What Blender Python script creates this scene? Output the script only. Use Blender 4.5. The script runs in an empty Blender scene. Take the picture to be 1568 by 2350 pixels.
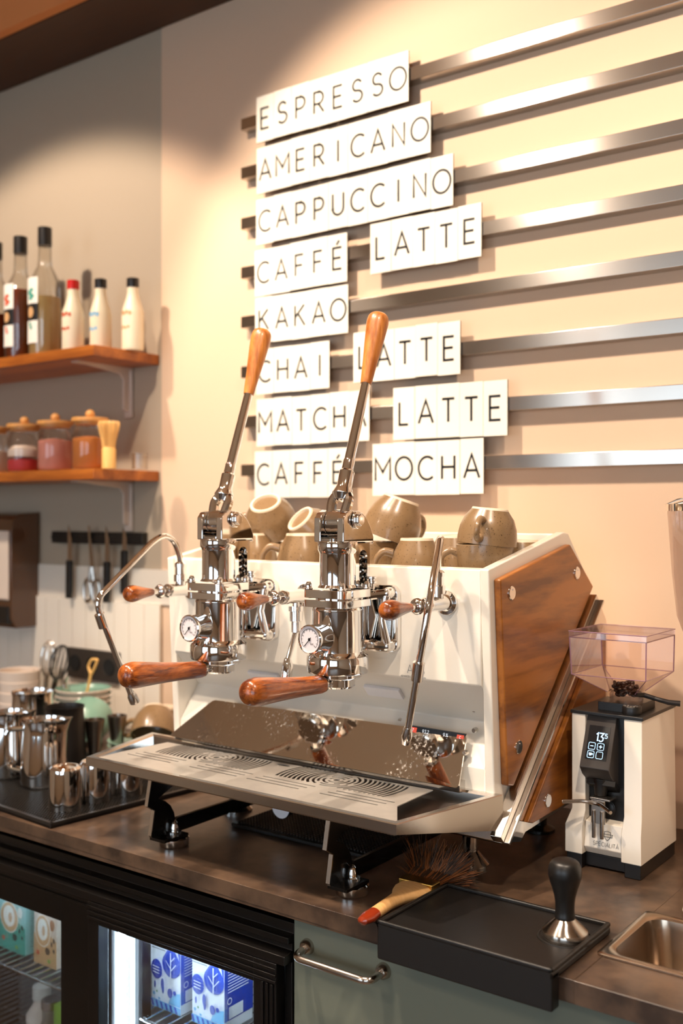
import bpy, bmesh, math, random
from mathutils import Vector, Matrix
random.seed(7)
PI = math.pi
SC = bpy.context.scene
COL = SC.collection

# ------------------------------------------------------------------ camera, light, exposure
FPX = 2390.0                                   # focal length in pixels of the 1568 x 2350 frame
TH = math.atan(FPX / 3204.0)                   # camera yaw: the menu wall runs to the left, away from us
EYE = 1.45
CT = 0.90                                      # counter top height
WALL = 1.80                                    # y of the menu wall
cam_d = bpy.data.cameras.new('camera')
cam = bpy.data.objects.new('camera', cam_d)
COL.objects.link(cam)
cam.location = (0, 0, EYE)
cam.rotation_euler = (PI / 2, 0, TH)
cam_d.sensor_fit = 'AUTO'
cam_d.sensor_width = 36.0
cam_d.lens = FPX / 2350.0 * 36.0
cam_d.clip_start = 0.05
cam_d.dof.use_dof = True
cam_d.dof.focus_distance = 1.50
cam_d.dof.aperture_fstop = 3.0
SC.camera = cam

SC.view_settings.view_transform = 'Standard'
SC.view_settings.look = 'None'
SC.view_settings.gamma = 1.0
SC.view_settings.use_curve_mapping = False
SC.view_settings.exposure = 0.0

world = bpy.data.worlds.new('sky')
SC.world = world
world.use_nodes = True
wn = world.node_tree.nodes
wbg = wn['Background']
wbg.inputs['Color'].default_value = (0.80, 0.90, 1.0, 1)
wbg.inputs['Strength'].default_value = 4.5


def spot(name, loc, target, power, color, cone, blend, size=0.03):
    l = bpy.data.lights.new(name, 'SPOT')
    l.energy = power
    l.color = color
    l.spot_size = math.radians(cone)
    l.spot_blend = blend
    l.shadow_soft_size = size
    o = bpy.data.objects.new(name, l)
    COL.objects.link(o)
    o.location = loc
    d = Vector(target) - Vector(loc)
    o.rotation_euler = d.to_track_quat('-Z', 'Y').to_euler()
    return o


WARM = (1.0, 0.82, 0.65)
spot('ceiling_spot_menu', (-1.42, 0.70, 2.78), (-0.95, 1.80, 1.45), 125, WARM, 80, 0.40)
spot('ceiling_spot_grinder', (0.00, 0.62, 2.78), (-0.50, 1.60, 1.20), 85, WARM, 84, 0.6)
spot('ceiling_spot_shelves', (-2.15, 0.75, 2.78), (-2.236, 1.212, 1.897), 95, WARM, 92, 0.25)
spot('ceiling_spot_counter', (-0.95, 0.50, 2.78), (-1.00, 1.25, 0.9), 75, WARM, 52, 0.45)
spot('room_fill_spot', (0.5, -1.2, 2.78), (0.4, -1.1, 0.0), 45, WARM, 140, 0.6, 0.06)  # added lamp out of view, ambient fill for room and chrome
spot('aisle_fill_spot', (-1.9, -0.9, 2.78), (-1.9, -0.8, 0.0), 45, WARM, 140, 0.6, 0.06)  # second added fill lamp, unseen, on the aisle side

# ------------------------------------------------------------------ pixel <-> place helpers
_s, _c = math.sin(TH), math.cos(TH)


def ray(u, v):
    a = (u - 784.0) / FPX
    b = (1174.0 - v) / FPX
    return Vector((-_s + a * _c, _c + a * _s, b))


def onz(u, v, z):
    d = ray(u, v); t = (z - EYE) / d.z
    return Vector((d.x * t, d.y * t, z))


def ony(u, v, y):
    d = ray(u, v); t = y / d.y
    return Vector((d.x * t, y, EYE + d.z * t))


def onx(u, v, x):
    d = ray(u, v); t = x / d.x
    return Vector((x, d.y * t, EYE + d.z * t))


def ond(u, v, dep):
    d = ray(u, v)
    return Vector((d.x * dep, d.y * dep, EYE + d.z * dep))


# ------------------------------------------------------------------ materials
def lin(c):
    c = c / 255.0
    return c / 12.92 if c <= 0.04045 else ((c + 0.055) / 1.055) ** 2.4


def rgb(r, g, b):
    return (lin(r), lin(g), lin(b), 1.0)


def mat(name, col, rough=0.5, metal=0.0, coat=0.0, spec=0.5, noise=None, bump=None, aniso=0.0):
    """noise = (second colour, scale, contrast, stretch xyz); bump = (scale, strength)"""
    m = bpy.data.materials.new(name)
    m.use_nodes = True
    nt = m.node_tree
    p = nt.nodes['Principled BSDF']
    p.inputs['Base Color'].default_value = col
    p.inputs['Roughness'].default_value = rough
    p.inputs['Metallic'].default_value = metal
    p.inputs['Coat Weight'].default_value = coat
    p.inputs['Coat Roughness'].default_value = 0.08
    p.inputs['Specular IOR Level'].default_value = spec
    if aniso:
        p.inputs['Anisotropic'].default_value = aniso
    tc = None
    if noise or bump:
        tc = nt.nodes.new('ShaderNodeTexCoord')
    if noise:
        c2, scale, contrast, stretch = noise
        mp = nt.nodes.new('ShaderNodeMapping')
        mp.inputs['Scale'].default_value = stretch
        nz = nt.nodes.new('ShaderNodeTexNoise')
        nz.inputs['Scale'].default_value = scale
        nz.inputs['Detail'].default_value = 6
        nz.inputs['Roughness'].default_value = 0.6
        cr = nt.nodes.new('ShaderNodeValToRGB')
        cr.color_ramp.elements[0].position = 0.5 - contrast
        cr.color_ramp.elements[1].position = 0.5 + contrast
        cr.color_ramp.elements[0].color = col
        cr.color_ramp.elements[1].color = c2
        nt.links.new(tc.outputs['Object'], mp.inputs['Vector'])
        nt.links.new(mp.outputs['Vector'], nz.inputs['Vector'])
        nt.links.new(nz.outputs['Fac'], cr.inputs['Fac'])
        nt.links.new(cr.outputs['Color'], p.inputs['Base Color'])
    if bump:
        nb = nt.nodes.new('ShaderNodeTexNoise')
        nb.inputs['Scale'].default_value = bump[0]
        nb.inputs['Detail'].default_value = 4
        bp = nt.nodes.new('ShaderNodeBump')
        bp.inputs['Strength'].default_value = bump[1]
        bp.inputs['Distance'].default_value = 0.002
        nt.links.new(tc.outputs['Object'], nb.inputs['Vector'])
        nt.links.new(nb.outputs['Fac'], bp.inputs['Height'])
        nt.links.new(bp.outputs['Normal'], p.inputs['Normal'])
    return m


def wood(name, c1, c2, axis=0, scale=1.0, rough=0.35, coat=0.3, rings=14.0):
    m = bpy.data.materials.new(name)
    m.use_nodes = True
    nt = m.node_tree
    p = nt.nodes['Principled BSDF']
    p.inputs['Roughness'].default_value = rough
    p.inputs['Coat Weight'].default_value = coat
    p.inputs['Coat Roughness'].default_value = 0.12
    tc = nt.nodes.new('ShaderNodeTexCoord')
    mp = nt.nodes.new('ShaderNodeMapping')
    s = [rings * scale] * 3
    s[axis] = rings * scale * 0.13
    mp.inputs['Scale'].default_value = s
    n1 = nt.nodes.new('ShaderNodeTexNoise')
    n1.inputs['Scale'].default_value = 1.0
    n1.inputs['Detail'].default_value = 5
    n1.inputs['Distortion'].default_value = 0.6
    n2 = nt.nodes.new('ShaderNodeTexNoise')
    n2.inputs['Scale'].default_value = 7.0
    n2.inputs['Detail'].default_value = 8
    mx = nt.nodes.new('ShaderNodeMath'); mx.operation = 'MULTIPLY_ADD'
    mx.inputs[1].default_value = 0.35
    cr = nt.nodes.new('ShaderNodeValToRGB')
    cr.color_ramp.elements[0].position = 0.56
    cr.color_ramp.elements[1].position = 0.80
    cr.color_ramp.elements[0].color = c1
    cr.color_ramp.elements[1].color = c2
    nt.links.new(tc.outputs['Object'], mp.inputs['Vector'])
    nt.links.new(mp.outputs['Vector'], n1.inputs['Vector'])
    nt.links.new(mp.outputs['Vector'], n2.inputs['Vector'])
    nt.links.new(n2.outputs['Fac'], mx.inputs[0])
    nt.links.new(n1.outputs['Fac'], mx.inputs[2])
    nt.links.new(mx.outputs[0], cr.inputs['Fac'])
    nt.links.new(cr.outputs['Color'], p.inputs['Base Color'])
    return m


def clear(name, tint, glossy=0.10, rough=0.02):
    """thin clear pane: see-through with a fresnel sheen"""
    m = bpy.data.materials.new(name)
    m.use_nodes = True
    nt = m.node_tree
    nt.nodes.remove(nt.nodes['Principled BSDF'])
    out = nt.nodes['Material Output']
    tr = nt.nodes.new('ShaderNodeBsdfTransparent')
    tr.inputs['Color'].default_value = tint
    gl = nt.nodes.new('ShaderNodeBsdfGlossy')
    gl.inputs['Roughness'].default_value = rough
    lw = nt.nodes.new('ShaderNodeLayerWeight')
    lw.inputs['Blend'].default_value = 0.25
    mu = nt.nodes.new('ShaderNodeMath'); mu.operation = 'MULTIPLY_ADD'
    mu.inputs[1].default_value = 0.55
    mu.inputs[2].default_value = glossy * 0.4
    mx = nt.nodes.new('ShaderNodeMixShader')
    nt.links.new(lw.outputs['Fresnel'], mu.inputs[0])
    nt.links.new(mu.outputs[0], mx.inputs['Fac'])
    nt.links.new(tr.outputs[0], mx.inputs[1])
    nt.links.new(gl.outputs[0], mx.inputs[2])
    nt.links.new(mx.outputs[0], out.inputs['Surface'])
    return m


def glow(name, col, strength):
    m = bpy.data.materials.new(name)
    m.use_nodes = True
    p = m.node_tree.nodes['Principled BSDF']
    p.inputs['Base Color'].default_value = (0, 0, 0, 1)
    p.inputs['Emission Color'].default_value = col
    p.inputs['Emission Strength'].default_value = strength
    return m


M = {}
M['chrome'] = mat('chrome', (0.86, 0.83, 0.80, 1), 0.05, 1.0)
M['steel'] = mat('polished_steel', (0.70, 0.67, 0.63, 1), 0.16, 1.0, bump=(60, 0.02))
M['brushed'] = mat('brushed_steel', (0.52, 0.47, 0.42, 1), 0.20, 1.0)
M['mirror'] = mat('mirror_steel', (0.78, 0.72, 0.66, 1), 0.035, 1.0, bump=(9, 0.02))
M['dullsteel'] = mat('worn_steel', (0.55, 0.52, 0.48, 1), 0.33, 0.62, noise=((0.64, 0.60, 0.55, 1), 30, 0.2, (1, 1, 1)))
M['white'] = mat('white_lacquer', rgb(240, 232, 218), 0.22, coat=0.4)
M['white_shaded'] = mat('shaded_white_panel', rgb(214, 208, 198), 0.30, metal=0.15)  # body white greyed: shade of the recessed lower front put into the colour
M['black'] = mat('black_plastic', rgb(22, 20, 19), 0.38)
M['blackmetal'] = mat('black_lacquered_steel', rgb(14, 13, 12), 0.22, coat=0.3)
M['rubber'] = mat('black_rubber', rgb(25, 22, 20), 0.40, bump=(120, 0.05))
M['tray_well'] = mat('dark_brown_well', rgb(38, 24, 14), 0.4)  # dark brown floor of the drip tray well
M['handle'] = wood('oiled_walnut', rgb(92, 36, 8), rgb(182, 98, 36), axis=1, scale=5.0, rough=0.30, coat=0.5)
M['lever'] = wood('light_walnut', rgb(150, 82, 28), rgb(198, 126, 58), axis=2, scale=4.0, rough=0.38, coat=0.25)
M['panelwood'] = wood('walnut_panel', rgb(108, 58, 16), rgb(172, 104, 38), axis=1, scale=1.2, rough=0.34, coat=0.25)
M['shelfwood'] = wood('shelf_wood', rgb(150, 80, 24), rgb(190, 110, 40), axis=0, scale=1.2, rough=0.4, coat=0.1)
M['bamboo'] = mat('bamboo', rgb(222, 170, 92), 0.5, noise=(rgb(236, 190, 116), 30, 0.2, (6, 6, 0.6)))
M['lidwood'] = mat('bamboo_lid', rgb(206, 142, 74), 0.45, noise=(rgb(222, 164, 96), 20, 0.2, (4, 1, 1)))
M['beech'] = mat('beech_handle', rgb(214, 160, 96), 0.42, noise=(rgb(228, 180, 120), 40, 0.2, (1, 6, 1)))
M['redlac'] = mat('red_brown_lacquer', rgb(140, 48, 22), 0.18, coat=0.6)
M['brass'] = mat('brass_ferrule', rgb(196, 156, 82), 0.22, 1.0)
M['bristle'] = mat('boar_bristle', rgb(62, 38, 20), 0.6)
M['bristletip'] = mat('boar_bristle_tips', rgb(150, 84, 34), 0.6)
M['menuwall'] = mat('beige_paint', rgb(216, 187, 160), 0.85, bump=(180, 0.03), noise=(rgb(219, 188, 160), 3, 0.3, (1, 1, 1)))
M['greywall'] = mat('taupe_paint', rgb(176, 160, 140), 0.85, bump=(180, 0.03))
M['tilewhite'] = mat('glazed_white', rgb(236, 226, 212), 0.2, coat=0.3)
M['grout'] = mat('grout', rgb(196, 178, 156), 0.8)
M['beam'] = mat('dark_brown_stain', rgb(72, 40, 18), 0.55, noise=(rgb(60, 34, 15), 8, 0.25, (0.5, 8, 8)))
M['ceil'] = mat('ceiling_paint', rgb(232, 196, 156), 0.85)
M['fascia_glow'] = mat('painted_lamp_glow', rgb(206, 132, 76), 0.8)  # lamp-lit orange of the beam front, put into the colour
M['floor'] = mat('brown_floor', rgb(104, 84, 66), 0.4, noise=(rgb(92, 74, 58), 4, 0.3, (1, 6, 1)))
M['roomwall'] = mat('far_wall_paint', rgb(196, 172, 146), 0.85)
M['counter'] = mat('stone_laminate', rgb(58, 45, 37), 0.30, noise=(rgb(98, 77, 61), 16, 0.14, (1, 1, 1)), bump=(90, 0.05))
M['tile'] = mat('letter_tile', rgb(244, 238, 224), 0.32)
M['tile_edge'] = mat('letter_tile_edge', rgb(70, 58, 46), 0.5)
M['ink'] = mat('printed_black', rgb(22, 20, 18), 0.35)
M['cup'] = mat('speckled_stoneware', rgb(150, 122, 88), 0.28, coat=0.3)
M['cupraw'] = mat('unglazed_foot', rgb(226, 208, 182), 0.6)
M['green'] = mat('sage_green_laminate', rgb(112, 116, 102), 0.45)
M['darkgap'] = mat('dark_recess', rgb(10, 10, 10), 0.7)
M['fridge'] = mat('black_fridge_aluminium', rgb(13, 11, 10), 0.28, 0.0, coat=0.15)
M['fridge_in'] = mat('fridge_liner', rgb(150, 152, 154), 0.4, 0.6)
M['wire'] = mat('shelf_wire', (0.72, 0.72, 0.72, 1), 0.22, 1.0)
M['fglass'] = clear('door_glass', (0.94, 0.96, 0.97, 1), 0.03)
M['led'] = glow('led_tube', (0.66, 0.84, 1.0, 1), 85.0)
M['hopper'] = clear('smoked_hopper', (0.95, 0.895, 0.89, 1), 0.10)
M['hopedge'] = mat('hopper_edge', rgb(150, 112, 128), 0.12, coat=0.5)
M['bottleglass'] = clear('bottle_glass', (0.90, 0.89, 0.86, 1), 0.14)
M['jarglass'] = clear('jar_glass', (0.97, 0.95, 0.92, 1), 0.12)
M['syrup'] = mat('amber_syrup', rgb(112, 44, 14), 0.15, coat=0.4)
M['palesyrup'] = mat('pale_syrup', rgb(196, 164, 108), 0.15, coat=0.4)
M['label'] = mat('paper_label', rgb(240, 234, 224), 0.55)
M['capblack'] = mat('black_cap', rgb(30, 26, 24), 0.3)
M['capred'] = mat('red_cap', rgb(196, 26, 18), 0.3)
M['milkbottle'] = mat('creamy_bottle', rgb(240, 226, 198), 0.35)
M['bracket'] = mat('bracket_white', rgb(206, 190, 176), 0.4)
M['plate'] = mat('white_china', rgb(232, 214, 198), 0.22, coat=0.3)
M['teal'] = mat('teal_glaze', rgb(126, 164, 148), 0.22, coat=0.3)
M['shell'] = mat('grinder_white', rgb(236, 226, 210), 0.30, coat=0.2)
M['jig'] = mat('satin_steel', (0.40, 0.36, 0.32, 1), 0.25, 1.0)
M['lamp'] = mat('lamp_diffuser', rgb(206, 203, 204), 0.3)
M['grey'] = mat('grey_plastic', rgb(58, 52, 48), 0.4)
M['screen'] = mat('screen_glass', rgb(12, 14, 18), 0.3)
M['lcd'] = glow('screen_blue_digits', (0.45, 0.72, 1.0, 1), 3.0)
M['lcdred'] = glow('screen_red_field', (0.9, 0.10, 0.05, 1), 0.9)
M['lcdwhite'] = glow('screen_white_digits', (0.9, 0.95, 1.0, 1), 1.2)
M['dial'] = mat('gauge_dial', rgb(226, 220, 222), 0.4)
M['pink'] = mat('pink_powder', rgb(224, 150, 134), 0.7)
M['caramel'] = mat('tan_powder', rgb(200, 122, 56), 0.7)
M['berry'] = mat('red_petals', rgb(206, 60, 66), 0.5)
M['marsh'] = mat('white_marshmallow', rgb(240, 222, 208), 0.6)
M['beans'] = mat('coffee_beans', rgb(52, 28, 14), 0.35)
M['ink_red'] = mat('printed_red', rgb(206, 84, 46), 0.5)
M['ink_teal'] = mat('printed_teal', rgb(70, 158, 140), 0.5)
M['ink_blue'] = mat('printed_blue', rgb(8, 62, 172), 0.4)
M['ink_lblue'] = mat('printed_light_blue', rgb(120, 186, 226), 0.4)
M['ink_brown'] = mat('printed_brown', rgb(150, 92, 52), 0.5)
M['ink_tan'] = mat('printed_tan', rgb(206, 160, 112), 0.5)
M['ink_grey'] = mat('printed_grey', rgb(84, 88, 92), 0.5)
M['ink_green'] = mat('printed_green', rgb(128, 168, 72), 0.5)
M['carton'] = mat('carton_white', rgb(232, 234, 236), 0.4)
M['carton_teal'] = mat('carton_teal', rgb(150, 196, 190), 0.4)
M['carton_beige'] = mat('carton_beige', rgb(216, 196, 178), 0.4)
M['greenbox'] = mat('green_box', rgb(140, 176, 70), 0.45)
M['sinksteel'] = mat('sink_steel', (0.46, 0.37, 0.29, 1), 0.22, 1.0)
M['dispenser_dark'] = mat('dispenser_brown', rgb(96, 66, 46), 0.16, coat=0.5)
M['windowglass'] = clear('window_glass', (0.95, 0.98, 1.0, 1), 0.08)
M['outlet'] = mat('outlet_dark', rgb(52, 46, 42), 0.4)


def speckle(m):
    nt = m.node_tree
    p = nt.nodes['Principled BSDF']
    tc = nt.nodes.new('ShaderNodeTexCoord')
    v = nt.nodes.new('ShaderNodeTexNoise'); v.inputs['Scale'].default_value = 420; v.inputs['Detail'].default_value = 2
    cr = nt.nodes.new('ShaderNodeValToRGB')
    cr.color_ramp.elements[0].position = 0.30; cr.color_ramp.elements[0].color = rgb(66, 44, 26)
    cr.color_ramp.elements[1].position = 0.36; cr.color_ramp.elements[1].color = rgb(134, 107, 76)
    nt.links.new(tc.outputs['Object'], v.inputs['Vector'])
    nt.links.new(v.outputs['Fac'], cr.inputs['Fac'])
    nt.links.new(cr.outputs['Color'], p.inputs['Base Color'])


speckle(M['cup'])


def spotted(m, lo, hi):
    '''dried water spots: patches of a rougher sheen'''
    nt = m.node_tree
    p = nt.nodes['Principled BSDF']
    tc = nt.nodes.new('ShaderNodeTexCoord')
    n1 = nt.nodes.new('ShaderNodeTexNoise'); n1.inputs['Scale'].default_value = 190; n1.inputs['Detail'].default_value = 3
    n2 = nt.nodes.new('ShaderNodeTexNoise'); n2.inputs['Scale'].default_value = 9; n2.inputs['Detail'].default_value = 3
    mu = nt.nodes.new('ShaderNodeMath'); mu.operation = 'MULTIPLY'
    cr = nt.nodes.new('ShaderNodeMapRange')
    cr.inputs['From Min'].default_value = 0.27; cr.inputs['From Max'].default_value = 0.42
    cr.inputs['To Min'].default_value = lo; cr.inputs['To Max'].default_value = hi
    for n_ in (n1, n2): nt.links.new(tc.outputs['Object'], n_.inputs['Vector'])
    nt.links.new(n1.outputs['Fac'], mu.inputs[0]); nt.links.new(n2.outputs['Fac'], mu.inputs[1])
    nt.links.new(mu.outputs[0], cr.inputs['Value'])
    nt.links.new(cr.outputs['Result'], p.inputs['Roughness'])


M['splash'] = mat('spotted_mirror_steel', (0.80, 0.75, 0.69, 1), 0.05, 1.0, bump=(7, 0.03))
spotted(M['splash'], 0.03, 0.34)
_p = M['brushed'].node_tree.nodes['Principled BSDF']
_p.inputs['Anisotropic'].default_value = 0.8
_p.inputs['Anisotropic Rotation'].default_value = 0.0
_t = M['brushed'].node_tree.nodes.new('ShaderNodeTangent'); _t.direction_type = 'RADIAL'; _t.axis = 'X'
M['brushed'].node_tree.links.new(_t.outputs[0], _p.inputs['Tangent'])


# ------------------------------------------------------------------ mesh builder
ORG = {}


class B:
    def __init__(self):
        self.bm = bmesh.new()
        self.mi = 0
        self.X = Matrix.Identity(4)

    def v(self, p):
        return self.bm.verts.new(self.X @ Vector(p))

    def f(self, vs, mi=None):
        try:
            fc = self.bm.faces.new(vs)
            fc.material_index = self.mi if mi is None else mi
            return fc
        except ValueError:
            return None

    def box(self, x0, x1, y0, y1, z0, z1, mi=None):
        P = [(x0, y0, z0), (x1, y0, z0), (x1, y1, z0), (x0, y1, z0), (x0, y0, z1), (x1, y0, z1), (x1, y1, z1), (x0, y1, z1)]
        V = [self.v(p) for p in P]
        for q in ((3, 2, 1, 0), (4, 5, 6, 7), (0, 1, 5, 4), (1, 2, 6, 5), (2, 3, 7, 6), (3, 0, 4, 7)):
            self.f([V[i] for i in q], mi)
        return self

    def prism(self, pts, vec, mi=None):
        vec = Vector(vec)
        pts = [Vector(p) for p in pts]
        a = [self.v(p) for p in pts]
        b = [self.v(p + vec) for p in pts]
        n = len(pts)
        nor = Vector((0, 0, 0))
        for i in range(n):
            nor += pts[i].cross(pts[(i + 1) % n])
        flip = nor.dot(vec) > 0
        self.f(a[::-1] if flip else a, mi)
        self.f(b if flip else b[::-1], mi)
        for i in range(n):
            j = (i + 1) % n
            q = [a[i], a[j], b[j], b[i]]
            self.f(q if flip else q[::-1], mi)
        return self

    def poly(self, pts, mi=None):
        self.f([self.v(p) for p in pts], mi)
        return self

    def lathe(self, prof, org=(0, 0, 0), axis=(0, 0, 1), seg=32, mi=None, mis=None):
        axis = Vector(axis).normalized()
        q = Vector((0, 0, 1)).rotation_difference(axis)
        org = Vector(org)
        rings = []
        for r, h in prof:
            if r < 1e-6:
                rings.append([self.v(org + q @ Vector((0, 0, h)))])
            else:
                rings.append([self.v(org + q @ Vector((r * math.cos(2 * PI * k / seg), r * math.sin(2 * PI * k / seg), h))) for k in range(seg)])
        for i in range(len(rings) - 1):
            a, b = rings[i], rings[i + 1]
            m_ = mi if mis is None else mis[i]
            for k in range(seg):
                k2 = (k + 1) % seg
                if len(a) == 1 and len(b) == 1:
                    break
                if len(a) == 1:
                    self.f([a[0], b[k2], b[k]][::-1], m_) if False else self.f([a[0], b[k], b[k2]][::-1], m_)
                elif len(b) == 1:
                    self.f([a[k], a[k2], b[0]], m_)
                else:
                    self.f([a[k], a[k2], b[k2], b[k]], m_)
        return self

    def cyl(self, p, q, r, seg=24, mi=None, r2=None):
        p, q = Vector(p), Vector(q)
        L = (q - p).length
        r2 = r if r2 is None else r2
        return self.lathe([(0, 0), (r, 0), (r2, L), (0, L)], p, q - p, seg, mi)

    def tube(self, pts, r, seg=12, mi=None, caps=True, closed=False):
        pts = [Vector(p) for p in pts]
        n = len(pts)
        rs = r if isinstance(r, (list, tuple)) else [r] * n
        tg = []
        for i in range(n):
            if closed:
                t = pts[(i + 1) % n] - pts[i - 1]
            else:
                t = pts[min(i + 1, n - 1)] - pts[max(i - 1, 0)]
            tg.append(t.normalized())
        up = Vector((0, 0, 1)) if abs(tg[0].z) < 0.9 else Vector((1, 0, 0))
        nrm = tg[0].cross(up).normalized()
        rings = []
        for i in range(n):
            nrm = (nrm - tg[i] * nrm.dot(tg[i])).normalized()
            bn = tg[i].cross(nrm)
            rings.append([self.v(pts[i] + (nrm * math.cos(2 * PI * k / seg) + bn * math.sin(2 * PI * k / seg)) * rs[i]) for k in range(seg)])
        m = n if closed else n - 1
        for i in range(m):
            a, b = rings[i], rings[(i + 1) % n]
            for k in range(seg):
                k2 = (k + 1) % seg
                self.f([a[k], a[k2], b[k2], b[k]], mi)
        if caps and not closed:
            self.f(rings[0][::-1], mi)
            self.f(rings[-1], mi)
        return self

    def ball(self, c, r, sx=1, sy=1, sz=1, seg=16, mi=None):
        ps = []
        m = max(6, seg // 2)
        old = self.X
        self.X = old @ Matrix.Translation(Vector(c)) @ Matrix.Diagonal((sx, sy, sz, 1))
        self.lathe([(r * math.sin(PI * i / m), -r * math.cos(PI * i / m)) for i in range(m + 1)], (0, 0, 0), (0, 0, 1), seg, mi)
        self.X = old
        return self

    def ribbon(self, pts, t, O, xd, yd, closed=False, mi=None):
        """flat stroke of width t along 2-D pts drawn on the plane O, xd, yd"""
        P = [Vector((p[0], p[1])) for p in pts]
        n = len(P)
        L, R = [], []
        for i in range(n):
            if closed:
                d0 = (P[i] - P[i - 1]).normalized(); d1 = (P[(i + 1) % n] - P[i]).normalized()
            else:
                d0 = (P[i] - P[max(i - 1, 0)]) if i > 0 else (P[1] - P[0])
                d1 = (P[min(i + 1, n - 1)] - P[i]) if i < n - 1 else (P[-1] - P[-2])
                d0 = d0.normalized(); d1 = d1.normalized()
            n0 = Vector((-d0.y, d0.x)); n1 = Vector((-d1.y, d1.x))
            mm = n0 + n1
            if mm.length < 1e-4:
                mm = n0
            mm.normalize()
            k = min(1.0 / max(mm.dot(n0), 0.3), 2.2)
            L.append(P[i] + mm * (t / 2 * k)); R.append(P[i] - mm * (t / 2 * k))
        w = lambda q: self.v(O + xd * q.x + yd * q.y)
        lv = [w(q) for q in L]; rv = [w(q) for q in R]
        for i in range(n if closed else n - 1):
            j = (i + 1) % n
            self.f([rv[i], rv[j], lv[j], lv[i]], mi)
        return self

    def text(self, s, O, xd, yd, h, t=0.12, gap=0.22, mi=None, center=False, res=10):
        O = Vector(O); xd = Vector(xd).normalized() * h; yd = Vector(yd).normalized() * h
        tw = text_width(s, gap)
        x = -tw / 2 if center else 0.0
        for ch in s:
            if ch == ' ':
                x += 0.45; continue
            w_, strokes = GLYPH.get(ch, GLYPH['O'])
            for st in strokes:
                cl = st[0] == 'c'
                pts = [(p[0] + x, p[1]) for p in st[1]]
                self.ribbon(pts, t, O, xd, yd, cl, mi)
            x += w_ + gap
        return self

    def build(self, name, mats, parent=None, bevel=0.0, smooth=True, ang=35, seg=2, origin=None, subsurf=0):
        bm = self.bm
        me = bpy.data.meshes.new(name)
        o = bpy.data.objects.new(name, me)
        COL.objects.link(o)
        bmesh.ops.recalc_face_normals(bm, faces=bm.faces)
        if parent is not None:
            r = parent
            while r.parent is not None:
                r = r.parent
            off = ORG.get(r.name)
            if off is not None:
                bmesh.ops.translate(bm, verts=bm.verts, vec=-off)
            o.parent = parent
        else:
            if origin is None:
                xs = [v.co.x for v in bm.verts]; ys = [v.co.y for v in bm.verts]; zs = [v.co.z for v in bm.verts]
                origin = Vector(((min(xs) + max(xs)) / 2, (min(ys) + max(ys)) / 2, min(zs)))
            origin = Vector(origin)
            bmesh.ops.translate(bm, verts=bm.verts, vec=-origin)
            o.location = origin
            ORG[o.name] = origin
        bm.to_mesh(me)
        bm.free()
        if not isinstance(mats, (list, tuple)):
            mats = [mats]
        for m in mats:
            me.materials.append(M[m] if isinstance(m, str) else m)
        if smooth:
            me.polygons.foreach_set('use_smooth', [True] * len(me.polygons))
            me.set_sharp_from_angle(angle=math.radians(ang))
        if bevel > 0:
            bv = o.modifiers.new('edge', 'BEVEL')
            bv.width = bevel; bv.segments = seg; bv.limit_method = 'ANGLE'; bv.angle_limit = math.radians(40)
            bv.harden_normals = True
        if subsurf:
            ss = o.modifiers.new('smooth', 'SUBSURF'); ss.levels = subsurf; ss.render_levels = subsurf
        return o


def tag(o, label=None, cat=None, group=None, kind=None):
    if label: o['label'] = label
    if cat: o['category'] = cat
    if group: o['group'] = group
    if kind: o['kind'] = kind
    return o


def thing(name, label, cat, loc, rz=0.0, group=None, world=True):
    """an Empty at the base of a thing; parts built in world coordinates unless world=False"""
    o = bpy.data.objects.new(name, None)
    o.empty_display_size = 0.03
    COL.objects.link(o)
    o.location = loc
    o.rotation_euler = (0, 0, rz)
    ORG[o.name] = Vector(loc) if world else None
    return tag(o, label, cat, group)


def dup(root, label, loc=None, rot=None, scale=None):
    r = root.copy(); COL.objects.link(r)
    r['label'] = label
    if loc is not None: r.location = loc
    if rot is not None: r.rotation_euler = rot
    if scale is not None: r.scale = scale
    for ch in list(root.children):
        c = ch.copy(); COL.objects.link(c); c.parent = r
        for g in list(ch.children):
            d = g.copy(); COL.objects.link(d); d.parent = c
    return r


def struct(o):
    o['kind'] = 'structure'
    return o


def catmull(pts, n=6):
    pts = [Vector(p) for p in pts]
    out = []
    for i in range(len(pts) - 1):
        p0 = pts[max(i - 1, 0)]; p1 = pts[i]; p2 = pts[i + 1]; p3 = pts[min(i + 2, len(pts) - 1)]
        for k in range(n):
            t = k / n
            out.append(0.5 * ((2 * p1) + (p2 - p0) * t + (2 * p0 - 5 * p1 + 4 * p2 - p3) * t * t + (3 * p1 - p0 - 3 * p2 + p3) * t ** 3))
    out.append(pts[-1])
    return out


def bend(pts, r=0.02, n=6):
    """polyline with its inner corners rounded"""
    pts = [Vector(p) for p in pts]
    out = [pts[0]]
    for i in range(1, len(pts) - 1):
        a, b, c = pts[i - 1], pts[i], pts[i + 1]
        rr = min(r, (a - b).length * 0.49, (c - b).length * 0.49)
        s = b + (a - b).normalized() * rr; e = b + (c - b).normalized() * rr
        for k in range(n + 1):
            t = k / n
            out.append(s * (1 - t) ** 2 + b * 2 * t * (1 - t) + e * t * t)
    out.append(pts[-1])
    return out


def rrect(w, h, r, n=5):
    """rounded rectangle outline centred on 0, counter-clockwise"""
    out = []
    for cx, cy, a0 in ((w / 2 - r, h / 2 - r, 0), (-w / 2 + r, h / 2 - r, 90), (-w / 2 + r, -h / 2 + r, 180), (w / 2 - r, -h / 2 + r, 270)):
        for k in range(n + 1):
            a = math.radians(a0 + 90 * k / n)
            out.append((cx + r * math.cos(a), cy + r * math.sin(a)))
    return out


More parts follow.
